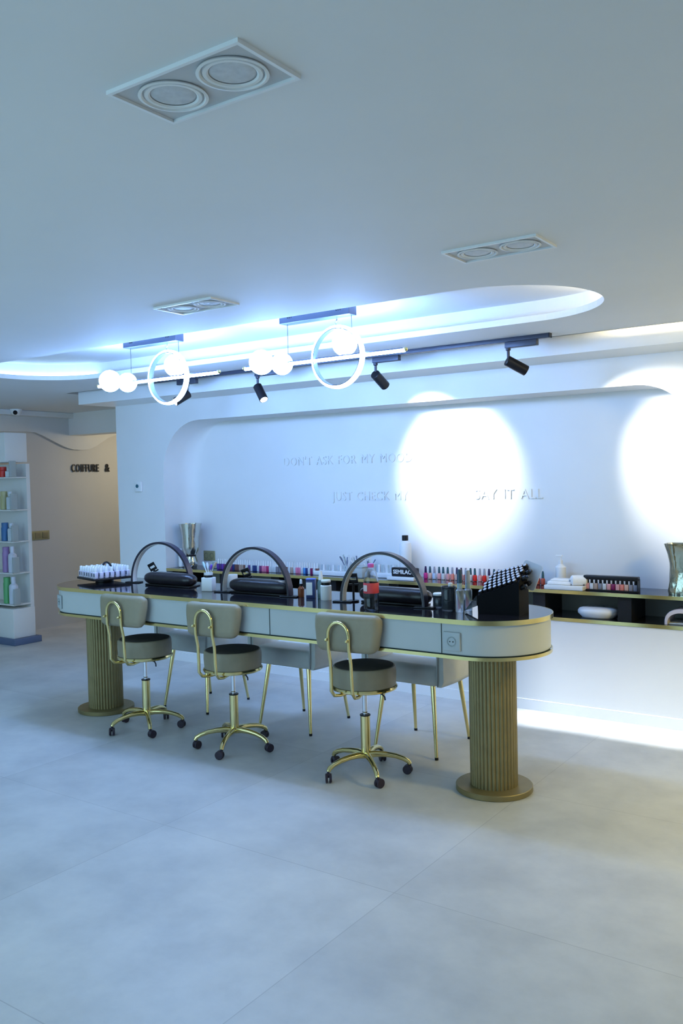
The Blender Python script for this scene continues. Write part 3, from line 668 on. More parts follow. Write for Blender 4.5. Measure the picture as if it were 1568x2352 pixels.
bm = BM(); lathe(bm, [(0, 0), (0.033, 0), (0.035, 0.004), (0.035, 0.078), (0.031, 0.078), (0.031, 0.01), (0, 0.01)], (0, 0, 0), 28); obj('cup', bm, WHITEP, mug)
bm = BM(); lathe(bm, [(0.0155, 0.0352), (0.017, 0.0352), (0.017, 0.0357), (0.0155, 0.0357), (0.0155, 0.0352)], (0, 0, 0.044), 28, Matrix.Rotation(-0.6, 3, 'Z') @ Matrix.Rotation(PI/2, 3, 'X')); obj('ring_print', bm, LETTER, mug)

# group between middle and right arch
db = thing('dropper_bottle', 'small amber dropper bottle with white bulb', 'bottle', (-2.955, 3.82, TZ))
bm = BM(); lathe(bm, [(0, 0), (0.017, 0), (0.018, 0.004), (0.018, 0.048), (0.010, 0.058), (0.009, 0.062), (0, 0.062)], (0, 0, 0), 22); obj('body', bm, mat('amber_glass', (0.22, 0.06, 0.02), 0.1, noise=0.05), db)
bm = BM(); lathe(bm, [(0, 0.062), (0.011, 0.062), (0.011, 0.074), (0, 0.074)], (0, 0, 0), 18); obj('collar', bm, BLACK, db)
bm = BM(); lathe(bm, [(0, 0.074), (0.008, 0.074), (0.007, 0.09), (0.006, 0.096), (0, 0.1)], (0, 0, 0), 16); obj('bulb', bm, WHITEP, db)
bx = thing('nail_kit_box', 'dark blue box with white label beside the dropper bottle', 'box', (-2.885, 3.82, TZ), 0.45)
bm = BM(); box(bm, (0, 0, 0.05), (0.050, 0.045, 0.10), bev=0.002); obj('carton', bm, mat('navy_card', (0.03, 0.05, 0.16), 0.4, noise=0.05), bx)
bm = BM(); box(bm, (-0.006, -0.0235, 0.052), (0.034, 0.001, 0.070)); obj('label', bm, WHITEP, bx)
bm = BM(); box(bm, (0, 0, 0.103), (0.052, 0.047, 0.006), bev=0.002); obj('lid', bm, mat('blue_lid', (0.05, 0.12, 0.55), 0.4, noise=0.04), bx)
sb = thing('spray_bottle', 'clear green-grey bottle with a tall white nozzle, behind the white bottle', 'bottle', (-2.825, 3.83, TZ))
bm = BM(); lathe(bm, [(0, 0), (0.019, 0), (0.02, 0.004), (0.02, 0.085), (0.014, 0.095), (0.012, 0.10), (0, 0.10)], (0, 0, 0), 24); obj('body', bm, mat('grey_green_plastic', (0.10, 0.16, 0.15), 0.15, noise=0.05), sb)
bm = BM(); lathe(bm, [(0, 0.10), (0.013, 0.10), (0.012, 0.115), (0.008, 0.14), (0.007, 0.150), (0, 0.152)], (0, 0, 0), 18); obj('nozzle', bm, WHITEP, sb)
wb = thing('remover_bottle', 'white cylindrical bottle with black collar and white cap, right of the spray bottle', 'bottle', (-2.762, 3.79, TZ))
bm = BM(); lathe(bm, [(0, 0), (0.029, 0), (0.030, 0.004), (0.030, 0.076), (0.027, 0.080), (0, 0.08)], (0, 0, 0), 28); obj('body', bm, WHITEP, wb)
bm = BM(); cyl(bm, (0, 0, 0.08), 0.0255, 0.015, 24); obj('collar', bm, BLACK, wb)
bm = BM(); cyl(bm, (0, 0, 0.095), 0.026, 0.013, 24, 0.002); obj('cap', bm, WHITEP, wb)

# water bottle
w = thing('water_bottle', 'clear plastic bottle with pink cap and red label standing at the table edge', 'bottle', (-2.338, 3.585, TZ))
pf = [(0, 0.004), (0.030, 0.0), (0.037, 0.008), (0.0375, 0.055), (0.036, 0.062), (0.0375, 0.07), (0.0375, 0.125), (0.036, 0.15), (0.028, 0.185), (0.016, 0.205), (0.0125, 0.212), (0.0125, 0.222)]
bm = BM(); lathe(bm, pf+[(0.0115, 0.222)]+[(max(r-0.0012, 0), z+0.0012) for r, z in pf[::-1]], (0, 0, 0), 36); obj('body', bm, GLASS, w)
bm = BM(); lathe(bm, [(0, 0.006), (0.030, 0.004), (0.0355, 0.012), (0.0355, 0.088), (0, 0.088)], (0, 0, 0), 32); obj('water', bm, WATER, w)
bm = BM(); lathe(bm, [(0.0378, 0.086), (0.0384, 0.087), (0.0384, 0.136), (0.0378, 0.137)], (0, 0, 0), 36); lb = obj('label', bm, mat('red_pink_label', (0.62, 0.06, 0.07), 0.5, noise=0.03), w)
bm = BM(); prism(bm, rrect(0.026, 0.030, 0.004, cx=0, cy=0.112), -0.0396, -0.0388, axis='Y'); ob = obj('label_patch', bm, mat('pale_label', (0.75, 0.6, 0.6), 0.5, noise=0.03), lb); ob.rotation_euler = (0, 0, -0.25)
bm = BM(); cyl(bm, (0, 0, 0.211), 0.0155, 0.019, 24, 0.002); obj('cap', bm, mat('magenta_cap', (0.62, 0.10, 0.42), 0.4, noise=0.03), w)

# jars and spray bottles right of the right arch
def jar(loc, r, h, label, lid=None, metal=None, m=SMOKE):
    t = thing('glass_jar', label, 'jar', loc)
    bm = BM(); lathe(bm, [(0, 0), (r*0.95, 0), (r, 0.004), (r, h*0.8), (r*0.93, h*0.86), (r, h*0.95), (r*1.03, h), (r*0.95, h), (r*0.88, h*0.86), (r*0.93, h*0.8), (r*0.93, 0.008), (0, 0.008)], (0, 0, 0), 30); obj('glass', bm, m, t)
    if lid: bm = BM(); cyl(bm, (0, 0, h), r*0.98, 0.012, 28, 0.003); obj('lid', bm, lid, t)
    if metal:
        bm = BM()
        for k in range(metal): a = k*2.4; tube(bm, [(r*0.35*math.cos(a), r*0.35*math.sin(a), 0.01), (r*0.7*math.cos(a+1), r*0.7*math.sin(a+1), h*0.9)], 0.0035, 6)
        obj('tools', bm, DKGREY, t)
    return t
jar((-2.085, 3.815, TZ), 0.032, 0.060, 'low dark jar with white lid right of the right arch lamp', lid=WHITEP)
jar((-1.995, 3.745, TZ), 0.036, 0.118, 'tall dark glass jar with tools next to the low jar', metal=9)
tube_bottle((-1.985, 3.745, TZ+0.009), 'white capped slim bottle standing inside the tall dark jar', 0.012, 0.112, mat('grey_tube', (0.25, 0.28, 0.3), 0.3, noise=0.03), WHITEP, 0.014)
def spray(loc, h, capm, label):
    t = thing('pump_spray_bottle', label, 'bottle', loc, 0, 'clear spray bottles beside the black rack')
    hb = h*0.55
    bm = BM(); lathe(bm, [(0, 0), (0.019, 0), (0.0205, 0.004), (0.0205, hb*0.92), (0.012, hb), (0, hb)], (0, 0, 0), 26); obj('body', bm, mat('hazy_clear_bottle', (0.62, 0.72, 0.85), 0.08, trans=0.8, ior=1.35, noise=0.02), t)
    bm = BM(); cyl(bm, (0, 0, hb), 0.0125, h*0.13, 20, 0.001); obj('collar', bm, mat('blue_grey_collar', (0.35, 0.45, 0.5), 0.35, noise=0.03), t)
    bm = BM(); lathe(bm, [(0, hb+h*0.13), (0.0135, hb+h*0.13), (0.0125, h*0.93), (0.009, h), (0, h)], (0, 0, 0), 20); obj('overcap', bm, capm, t)
spray((-1.925, 3.725, TZ), 0.205, mat('dark_teal_cap', (0.03, 0.07, 0.12), 0.3, noise=0.05), 'clear spray bottle with a dark teal cap')
spray((-1.915, 3.79, TZ), 0.195, mat('hazy_cap', (0.62, 0.66, 0.75), 0.2, trans=0.4, noise=0.02), 'clear spray bottle with a hazy white overcap')
dish = thing('lidded_dish', 'low dark dish with white lid behind the black rack', 'dish', (-1.90, 4.0, TZ))
bm = BM(); cyl(bm, (0, 0, 0), 0.045, 0.042, 30, 0.004); obj('bowl', bm, DKGREY, dish)
bm = BM(); lathe(bm, [(0, 0.042), (0.050, 0.042), (0.052, 0.047), (0.046, 0.053), (0, 0.056)], (0, 0, 0), 30); obj('lid', bm, WHITEP, dish)

# tilted black rack packed with gel bottles
RX, RY = -1.725, 3.73
rk = thing('tilted_bottle_rack', 'black rack with a steep sloping top at the right end of the table', 'rack', (RX, RY, TZ))
# patch corners (local): P near-left, Q near-right, U far-left, Rr far-right
Pp, Qq, Uu, Rr = Vector((-0.112, 0, 0.094)), Vector((0.100, 0, 0.168)), Vector((-0.088, 0.13, 0.186)), Vector((0.088, 0.14, 0.232))
def patch(u, v): return (Pp*(1-u)+Qq*u)*(1-v)+(Uu*(1-u)+Rr*u)*v
bm = BM(); t2 = bmesh.new()
tops = [Pp-Vector((0, 0, 0.012)), Qq-Vector((0, 0, 0.012)), Rr-Vector((0, 0, 0.012)), Uu-Vector((0, 0, 0.012))]
bots = [Vector((-0.108, 0, 0)), Vector((0.100, 0, 0)), Vector((0.088, 0.14, 0)), Vector((-0.088, 0.13, 0))]
tv = [t2.verts.new(v) for v in tops]; bv = [t2.verts.new(v) for v in bots]
for i in range(4): j = (i+1) % 4; t2.faces.new((bv[i], bv[j], tv[j], tv[i]))
t2.faces.new(tv); t2.faces.new(bv[::-1]); bmesh.ops.recalc_face_normals(t2, faces=t2.faces); merge(bm, t2)
obj('body', bm, mat('matt_black_rack', (0.005, 0.005, 0.007), 0.7, noise=0.1, spec=0.12), rk, smooth=False)
bm = BM(); t2 = bmesh.new()
vs = [(-0.112, -0.004, 0.085), (-0.112, 0.02, 0.085), (-0.112-0.065, -0.004, 0.008), (-0.112-0.065, 0.02, 0.008), (-0.112, -0.004, 0.035), (-0.112, 0.02, 0.035)]
v_ = [t2.verts.new(v) for v in vs]
for f in ((0, 2, 4), (1, 5, 3), (0, 1, 3, 2), (2, 3, 5, 4), (0, 4, 5, 1)): t2.faces.new([v_[i] for i in f])
bmesh.ops.recalc_face_normals(t2, faces=t2.faces); merge(bm, t2); obj('side_flap', bm, SMOKE, rk, smooth=False)
nrm = (Qq-Pp).cross(Uu-Pp).normalized()
qz = Vector((0, 0, 1)).rotation_difference(nrm).to_matrix()
proto = None
for j in range(6):
    for i in range(8):
        u = (i+0.5+(0.5 if j % 2 else 0))/8.5; v = (j+0.4)/6
        p = patch(u, v)+Vector((RX, RY, TZ)) - nrm*0.010
        if proto is None:
            proto = thing('gel_bottle', 'black gel bottle with domed silver-grey cap lying in the sloping black rack', 'bottle', p, 0, 'bottles in the sloping black rack')
            bm = BM(); lathe(bm, [(0, 0), (0.0115, 0), (0.0117, 0.010), (0.0105, 0.0125), (0, 0.0125)], (0, 0, 0), 14, qz); obj('collar', bm, BLACK, proto)
            bm = BM(); lathe(bm, [(0, 0.012), (0.0090, 0.012), (0.0088, 0.0132), (0.0070, 0.0146), (0.004, 0.0154), (0, 0.0156)], (0, 0, 0), 14, qz); obj('cap', bm, mat('silver_grey_cap', (0.55, 0.54, 0.60), 0.35, 0.2, noise=0.08), proto)
        else: dup(proto, p, 0)
# bottles poking out of the rack's high right side
for k, (dx, dy, dz) in enumerate(((0.104, 0.05, 0.165), (0.100, 0.10, 0.185), (0.106, 0.085, 0.135), (0.104, 0.03, 0.125))):
    b_ = thing('gel_bottle', 'black gel bottle jutting from the right side of the rack, %s' % ['middle height in front', 'topmost at the back', 'low at the back', 'lowest in front'][k], 'bottle', (RX+dx, RY+dy, TZ+dz), 0, 'black bottles jutting from the rack side')
    R = Matrix.Rotation(1.1, 3, 'Y')
    bm = BM(); cyl(bm, (-0.01, 0, 0), 0.012, 0.026, 12, 0.002, R); obj('body', bm, BLACK, b_)
    bm = BM(); cyl(bm, Vector((-0.01, 0, 0))+R @ Vector((0, 0, 0.026)), 0.007, 0.010, 10, 0.001, R); obj('cap', bm, DKGREY, b_)
# pale card slotted into the top of the rack
bm = BM(); prism(bm, rrect(0.105, 0.125, 0.016), -0.0015, 0.0015, axis='Y')
o = obj('display_card', bm, mat('pale_card', (0.55, 0.56, 0.60), 0.35, noise=0.02), rk, loc=(0.098, 0.13, 0.175)); o.rotation_euler = (-0.25, 0.28, -0.2); o['label'] = 'pale grey rounded card'
# ------------------------------------------------------------------ things on the upper shelf
def shelf_row(specs, x0, dx, y, z, cap_of, w, hb, hc, group, lab, square=False):
    cache = {}
    for i, (cname, c) in enumerate(specs):
        capm, capn = cap_of(i)
        key = (cname, capn); label = lab(i, cname, capn)
        loc = (x0+dx*i+random.uniform(-0.001, 0.001), y+random.uniform(-0.003, 0.003), z)
        if key not in cache:
            t = thing('nail_polish_bottle', label, 'nail polish', loc, 0, group)
            polish_proto('p', w, hb, hc, col_mat(c, 0.2, 'polish_'+cname.replace(' ', '_')), capm, square)(t); cache[key] = t
        else: dup(cache[key], loc, 0, label)
PU, BR, TN, DP, NV, PL, PK, CR, PA, GY, BL, WI, TE = ('purple', (0.12, 0.04, 0.32)), ('brown', (0.16, 0.07, 0.06)), ('tan', (0.42, 0.30, 0.24)), ('dark violet', (0.09, 0.05, 0.20)), ('navy', (0.02, 0.04, 0.16)), ('plum', (0.16, 0.03, 0.13)), ('pink', (0.70, 0.20, 0.32)), ('crimson', (0.38, 0.02, 0.10)), ('milky', (0.62, 0.64, 0.66)), ('grey', (0.22, 0.22, 0.26)), ('blue', (0.08, 0.28, 0.62)), ('wine', (0.20, 0.01, 0.08)), ('teal', (0.03, 0.16, 0.20))
row1 = [PU, DP, PU, PL, PU, DP, PL, NV, BR, BR, TN, TN, BR, PA, DP, PA, NV, NV, PA, PL, PK, PK, CR, PA, PA, PA, GY, GY, TN, BR, BR, PA, TN, PA, PK, PK, PA, BL, NV, PA, WI, PA, BR]
shelf_row(row1, -4.985, 0.0243, 5.335, SZ, lambda i: (WHITEP, 'white'), 0.0225, 0.048, 0.040, 'white-capped polish row at the left of the niche shelf',
          lambda i, c, k: '%s nail polish with white cap, %s from the left in left shelf row' % (c, ORD[i]), square=True)
MG, NU, LB, CO, RE, OR_, RO = ('magenta', (0.62, 0.03, 0.22)), ('nude', (0.66, 0.42, 0.34)), ('pale blue', (0.50, 0.62, 0.80)), ('coral', (0.72, 0.22, 0.17)), ('red', (0.68, 0.01, 0.01)), ('rust', (0.36, 0.06, 0.04)), ('rose', (0.72, 0.34, 0.34))
row2 = [MG, NU, LB, RO, PA, RO, CO, NU, RO, OR_, PA, RE, RO, RE, NU, CO, PA, RE, MG, RO, NU, CO, WI, BR, OR_, OR_]
TEALC, DKC, SLC = mat('dark_teal_lid', (0.03, 0.09, 0.12), 0.3, noise=0.05), mat('black_violet_lid', (0.03, 0.015, 0.08), 0.3, noise=0.05), mat('silver_lilac_lid', (0.40, 0.40, 0.50), 0.3, 0.3, noise=0.05)
caps2 = [(DKC, 'black'), (TEALC, 'teal'), (SLC, 'silver'), (TEALC, 'teal'), (TEALC, 'teal'), (TEALC, 'teal'), (SLC, 'silver'), (DKC, 'black'), (DKC, 'black'), (SLC, 'silver'), (TEALC, 'teal'), (TEALC, 'teal'), (SLC, 'silver'), (SLC, 'silver')]
shelf_row(row2, -3.080, 0.0352, 5.445, SZ, lambda i: caps2[i % 14], 0.030, 0.044, 0.045, 'pink and red polish row in the middle of the niche shelf',
          lambda i, c, k: '%s nail polish with %s cap, %s from the left in the middle shelf row' % (c, k, ORD[i]))

# silver vases
def vase(loc, prof, label, seg=40, amp=0.05):
    def wob(i, z): return 1+amp*math.sin(i*2*PI/seg*6+z*9)*math.sin(z*28+i*0.6)*min(1, z*14)
    t = thing('silver_vase', label, 'vase', loc, 0)
    bm = BM(); lathe(bm, prof+[(max(0.0, r-0.004), z) for r, z in prof[::-1]], (0, 0, 0), seg, wob=wob); obj('body', bm, SILVER, t, angle=1.0)
    return t
va = vase((-5.335, 5.37, SZ), [(0, 0.002), (0.048, 0), (0.056, 0.02), (0.052, 0.06), (0.040, 0.095), (0.044, 0.11), (0.062, 0.14), (0.072, 0.18), (0.072, 0.24), (0.084, 0.31), (0.094, 0.375)], 'tall waisted silver vase at the left end of the niche shelf')
bm = BM(); lathe(bm, [(0.042, 0.094), (0.0435, 0.097), (0.0435, 0.110), (0.042, 0.113)], (0, 0, 0), 30); obj('neck_band', bm, BLACK, va)
def sq_vase():
    t = thing('silver_vase', 'wide crumpled silver vase at the right end of the niche shelf, cut by the frame', 'vase', (-1.290, 5.36, SZ), 0.1)
    bm = BM(); t2 = bmesh.new(); L_ = []; seg = 32
    for z, s in ((0, 0.088), (0.02, 0.090), (0.06, 0.083), (0.12, 0.078), (0.18, 0.080), (0.24, 0.090), (0.28, 0.100), (0.30, 0.108)):
        ring = []
        for i in range(seg):
            a = 2*PI*i/seg; cs, sn = math.cos(a), math.sin(a); m = (abs(cs)**4+abs(sn)**4)**-0.25
            r = s*m*(1+0.03*math.sin(5*a+z*30)+0.02*math.sin(11*a-z*50)); ring.append(t2.verts.new((r*cs, r*sn*0.6, z)))
        L_.append(ring)
    inner = []
    for ring in L_[::-1]:
        inner.append([t2.verts.new((v.co.x*0.94, v.co.y*0.94, max(v.co.z, 0.006))) for v in ring])
    A = L_+inner
    for a, b_ in zip(A, A[1:]):
        for i in range(seg): j = (i+1) % seg; t2.faces.new((a[i], a[j], b_[j], b_[i]))
    t2.faces.new(A[0][::-1]); t2.faces.new(A[-1]); bmesh.ops.recalc_face_normals(t2, faces=t2.faces); merge(bm, t2)
    obj('body', bm, mat('warm_crumpled_silver', (0.50, 0.49, 0.40), 0.12, 1.0, noise=0.08, nscale=10, bump=0.8), t, angle=1.0)
sq_vase()
tw = thing('rolled_towel', 'small white rolled towel standing behind the left silver vase', 'towel', (-5.428, 5.345, SZ))
bm = BM(); cyl(bm, (0, 0, 0), 0.022, 0.16, 18, 0.006); obj('roll', bm, CLOTH, tw)

# sockets and thermostat on the walls
so = thing('wall_socket', 'olive brass double socket plate on the niche wall beside the left vase', 'socket', (-5.285, NB-0.004, 0.865), 0)
bm = BM(); box(bm, (0, -0.002, 0), (0.13, 0.010, 0.085), bev=0.003); obj('plate', bm, CREAMSOCK, so)
bm = BM()
for s in (-1, 1): lathe(bm, [(0.0, 0.006), (0.018, 0.006), (0.020, 0.009), (0.024, 0.009)], (s*0.032, 0, 0), 20, Matrix.Rotation(PI/2, 3, 'X'))
obj('outlets', bm, mat('dark_olive', (0.18, 0.17, 0.10), 0.4, noise=0.08), so)
th = thing('thermostat', 'small white thermostat with dark dial on the pier left of the niche', 'thermostat', (-5.79, W-0.006, 1.478))
bm = BM(); box(bm, (0, -0.006, 0), (0.082, 0.020, 0.088), bev=0.004); obj('housing', bm, WHITEP, th)
bm = BM(); cyl(bm, (-0.006, -0.016, 0.004), 0.016, 0.006, 20, 0.001, Matrix.Rotation(PI/2, 3, 'X')); obj('dial', bm, mat('teal_dial', (0.03, 0.12, 0.16), 0.4, noise=0.03), th)
sp = thing('switch_panel', 'long olive brass three-gang switch plate on the beige side wall', 'switch', (XL+0.006, 5.66, 0.985))
bm = BM(); box(bm, (0, 0, 0), (0.012, 0.29, 0.092), bev=0.003); obj('plate', bm, CREAMSOCK, sp)
for k in (-1, 0, 1):
    bm = BM(); box(bm, (0.008, k*0.09, 0), (0.006, 0.062, 0.062), bev=0.002); obj('switch_rocker', bm, mat('worn_brass_rocker', (0.30, 0.26, 0.15), 0.4, 0.4, noise=0.15), sp)
scam = thing('security_camera', 'small white dome camera with black lens under the corridor cornice', 'camera', (XL+0.16, 5.35, 2.262))
bm = BM(); lathe(bm, [(0, -0.05), (0.03, -0.045), (0.05, -0.025), (0.058, 0.0), (0.058, 0.0149), (0, 0.0149)], (0, 0, 0), 28); obj('housing', bm, WHITEP, scam)
bm = BM(); sphere(bm, (0.038, -0.036, -0.022), 0.022, 16, 10); obj('lens', bm, BLACK, scam)

# letters on the beige wall
cf = text_mesh('COIFFURE', 0.118, 0.006, LETTER, 'wall_lettering', loc=(XL+0.012, 6.115, 1.650), rot=(PI/2, 0, PI/2), sx=0.62, bold=0.001, space=1.16)
tag(cf, 'black wall letters reading COIFFURE on the beige side wall', 'lettering')
am = text_mesh('&', 0.120, 0.006, LETTER, 'wall_lettering', loc=(XL+0.012, 6.575, 1.652), rot=(PI/2, 0, PI/2), sx=0.8, bold=0.003)
tag(am, 'black ampersand letter after the word on the beige side wall', 'lettering')

# raised white slogan on the niche wall (only the words the photo shows)
def slogan(body, x0, x1, z, label):
    t = thing('raised_lettering', label, 'lettering', (x0, NB-0.004, z))
    words = []; adv = 0.0
    for w_ in body.split(' '):
        o = text_mesh(w_, 0.096, 0.004, WALL, 'word', parent=t, rot=(PI/2, 0, 0), space=1.10)
        words.append((o, adv)); adv += max(v.co.x for v in o.data.vertices)+0.048
    k = (x1-x0)/(adv-0.048)
    for o, a in words: o.location = (a*k, 0, 0); o.scale = (k, 1, 1)
slogan("DON'T ASK FOR MY MOOD", -4.44, -3.235, 1.620, "raised white wall letters reading DON'T ASK FOR MY MOOD")
slogan('JUST CHECK MY', -3.955, -3.275, 1.338, 'raised white wall letters reading JUST CHECK MY')
slogan('SAY IT ALL', -2.735, -2.235, 1.343, 'raised white wall letters reading SAY IT ALL')

# white swatch trays in the middle-left of the shelf
def tip_tray(x0, x1, y, n, label, hgt):
    t = thing('nail_tip_tray', label, 'tray', ((x0+x1)/2, y, SZ), 0, 'white nail tip trays on the niche shelf')
    bm = BM(); box(bm, (0, 0, 0.016), (x1-x0, 0.10, 0.032), bev=0.003); obj('base', bm, WHITEP, t)
    for i in range(n):
        bm = BM(); x = -(x1-x0)/2+0.012+(x1-x0-0.024)*i/(n-1); prism(bm, rrect(0.014, hgt, 0.006, 4, x, 0.032+hgt/2), -0.002+0.01*(i % 2), 0.001+0.01*(i % 2), axis='Y')
        obj('nail_tip', bm, [FROST, GREYP, LEDWHITE][i % 3], t)
tip_tray(-3.985, -3.62, 5.36, 14, 'white tray of clear nail tips right of the left polish row', 0.045)
tip_tray(-3.50, -3.295, 5.40, 10, 'white tray of pale nail tips behind the right arch lamp', 0.060)
def fan(x, y, label, s):
    t = thing('nail_tip_fan', label, 'nail tips', (x, y, SZ), s, 'bristling nail tip bunches')
    bm = BM(); cyl(bm, (0, 0, 0), 0.035, 0.035, 20, 0.003); obj('cup', bm, WHITEP, t)
    random.seed(int(x*-100))
    for k in range(16):
        a = random.uniform(0, 2*PI); e = random.uniform(0.05, 0.62); L_ = random.uniform(0.07, 0.13)
        d = Vector((math.sin(e)*math.cos(a), math.sin(e)*math.sin(a)*0.5, math.cos(e)))
        bm = BM(); p = Vector((0, 0, 0.03)); tube(bm, [p, p+d*L_*0.75], 0.0022, 5); tube(bm, [p+d*L_*0.72, p+d*L_], 0.005, 6, radii=[0.0045, 0.0055]); obj('nail_tip', bm, random.choice([WHITEP, WHITEP, FROST, mat('slate_tip', (0.16, 0.2, 0.30), 0.3, noise=0.05)]), t)
for k, (fx, fy) in enumerate(((-3.78, 5.46), (-3.68, 5.46), (-3.58, 5.46))): fan(fx, fy, 'bristling bunch of white nail tips on sticks, %s of three' % ['leftmost', 'middle', 'rightmost'][k], 0.3*k)
fb = thing('storage_box', 'frosted grey-green box inside the right arch lamp outline on the shelf', 'box', (-3.565, 5.315, SZ))
bm = BM(); box(bm, (0, 0, 0.037), (0.105, 0.09, 0.073), bev=0.005); obj('tub', bm, FROST, fb)
bm = BM(); box(bm, (0, 0, 0.078), (0.110, 0.095, 0.010), bev=0.003); obj('lid', bm, FROST, fb)
pb = thing('tissue_box', 'pale grey-green small box between the left vase and the polish row', 'box', (-5.055, 5.42, SZ))
bm = BM(); box(bm, (0, 0, 0.03), (0.11, 0.07, 0.06), bev=0.004); obj('carton', bm, mat('sage_card', (0.45, 0.52, 0.50), 0.6, noise=0.03), pb)

# black sign on white box, tall bottle
wbx = thing('display_base', 'flat white box under the black sign on the shelf', 'box', (-3.19, 5.31, SZ))
bm = BM(); box(bm, (0, 0, 0.012), (0.22, 0.09, 0.024), bev=0.003); obj('carton', bm, WHITEP, wbx)
sg = thing('brand_sign', 'black block sign with white serif-style capitals reading SEMILAC', 'sign', (-3.172, 5.31, SZ+0.024))
bm = BM(); box(bm, (0, 0, 0.032), (0.205, 0.045, 0.064), bev=0.007); obj('block', bm, BLACK, sg)
tx = text_mesh('SEMILAC', 0.040, 0.001, WHITEP, 'sign_letters', parent=sg, loc=(-0.086, -0.0235, 0.021), rot=(PI/2, 0, 0), bold=0.001); tx.scale = (0.96, 1, 1)
lb_ = thing('lotion_bottle', 'tall white bottle with black cap standing behind the black sign', 'bottle', (-3.245, 5.44, SZ))
bm = BM(); lathe(bm, [(0, 0), (0.042, 0), (0.044, 0.004), (0.044, 0.235), (0.040, 0.252), (0.022, 0.268), (0.018, 0.27), (0, 0.27)], (0, 0, 0), 32); obj('body', bm, WHITEP, lb_)
bm = BM(); cyl(bm, (0, 0, 0.27), 0.023, 0.038, 24, 0.002); obj('cap', bm, BLACK, lb_)

# towels and pump bottle
tt = thing('towel_tray', 'white tray box under the rolled towel on the right of the shelf', 'box', (-1.99, 5.31, SZ))
bm = BM(); box(bm, (0, 0, 0.013), (0.25, 0.13, 0.026), 0.0, bev=0.002); obj('tray', bm, WHITEP, tt)
ft = thing('folded_towel', 'folded white towel lying on the left of the white tray box', 'towel', (-2.03, 5.31, SZ+0.026), 0.1)
bm = BM(); box(bm, (0, 0, 0.012), (0.15, 0.10, 0.024), bev=0.010); obj('fold', bm, CLOTH, ft)
bm = BM(); box(bm, (0.005, 0.004, 0.030), (0.12, 0.085, 0.013), bev=0.006); obj('fold', bm, CLOTH, ft)
rt_ = thing('rolled_towel', 'rolled white towel lying on the right of the white tray box', 'towel', (-1.915, 5.305, SZ+0.026), 0.5)
bm = BM(); cyl(bm, (-0.045, 0, 0.032), 0.032, 0.10, 24, 0.010, Matrix.Rotation(PI/2, 3, 'Y')); o = obj('roll', bm, CLOTH, rt_)
pm = thing('pump_bottle', 'white pump dispenser bottle standing behind the towels', 'bottle', (-2.085, 5.46, SZ))
bm = BM(); lathe(bm, [(0, 0), (0.032, 0), (0.034, 0.004), (0.034, 0.12), (0.014, 0.138), (0.012, 0.145), (0, 0.145)], (0, 0, 0), 26); obj('body', bm, WHITEP, pm)
bm = BM(); cyl(bm, (0, 0, 0.145), 0.014, 0.02, 18, 0.002); cyl(bm, (0, 0, 0.165), 0.005, 0.022, 12); box(bm, (-0.010, 0, 0.193), (0.045, 0.014, 0.012), bev=0.003); obj('pump_head', bm, WHITEP, pm)

# polish display with black header
pd = thing('polish_display_stand', 'low black-topped display of assorted polishes right of the towels', 'display stand', (-1.712, 5.325, SZ))
bm = BM(); box(bm, (0, 0, 0.080), (0.335, 0.05, 0.026), bev=0.005); obj('top_bar', bm, BLACK, pd)
bm = BM(); box(bm, (0, 0, 0.003), (0.335, 0.055, 0.006), bev=0.001); obj('base', bm, BLACK, pd)
bm = BM()
for s in (-1, 1): box(bm, (s*0.165, 0, 0.04), (0.005, 0.05, 0.076))
obj('side_panels', bm, BLACK, pd, smooth=False)
cols3 = [RO, PA, TN, GY, PA, RO, WI, RO, CO, NU, GY, GY]
cache = {}
for i, (cn, c) in enumerate(cols3):
    loc = (-1.712-0.148+0.0269*i, 5.325, SZ+0.006)
    lab = '%s nail polish in the black-topped display, %s from the left' % (cn, ORD[i])
    if cn not in cache:
        t = thing('nail_polish_bottle', lab, 'nail polish', loc, 0, 'polishes in the black-topped display')
        bm = BM(); box(bm, (0, 0, 0.019), (0.023, 0.023, 0.038), bev=0.003); obj('glass_body', bm, col_mat(c, 0.2, 'polish_'+cn.replace(' ', '_')), t)
        bm = BM(); lathe(bm, [(0, 0.038), (0.009, 0.038), (0.008, 0.059), (0, 0.060)], (0, 0, 0), 12); obj('cap', bm, BLACK, t); cache[cn] = t
    else: dup(cache[cn], loc, 0, lab)

# lower shelf things
zl_ = NZ+0.021
uv = thing('nail_lamp', 'white oval nail curing lamp on the lower shelf', 'nail lamp', (-1.80, 5.345, zl_))
bm = BM(); t2 = bmesh.new(); L_ = []
for z, s in ((0.0, 0.80), (0.008, 0.84), (0.028, 1.0), (0.045, 1.0), (0.058, 0.93), (0.066, 0.78), (0.069, 0.5), (0.070, 0.01)): L_.append([t2.verts.new((s*0.125*math.copysign(abs(math.cos(a))**0.8, math.cos(a)), s*0.085*math.copysign(abs(math.sin(a))**0.8, math.sin(a)), z)) for a in [2*PI*i/40 for i in range(40)]])
for a, b_ in zip(L_, L_[1:]):
    for i in range(40): j = (i+1) % 40; t2.faces.new((a[i], a[j], b_[j], b_[i]))
t2.faces.new(L_[0][::-1]); t2.faces.new(L_[-1]); bmesh.ops.recalc_face_normals(t2, faces=t2.faces); merge(bm, t2); obj('housing', bm, WHITEP, uv, angle=1.2)
bm = BM(); lathe(bm, [(0.03, 0.0695), (0.035, 0.0705), (0.04, 0.069)], (0, 0, 0), 24); obj('control_ring', bm, GREYP, uv)
u2_ = thing('nail_lamp', 'white and mauve open-fronted nail curing lamp at the right end of the lower shelf', 'nail lamp', (-1.285, 5.35, zl_))
bm = BM(); t2 = bmesh.new(); L_ = []
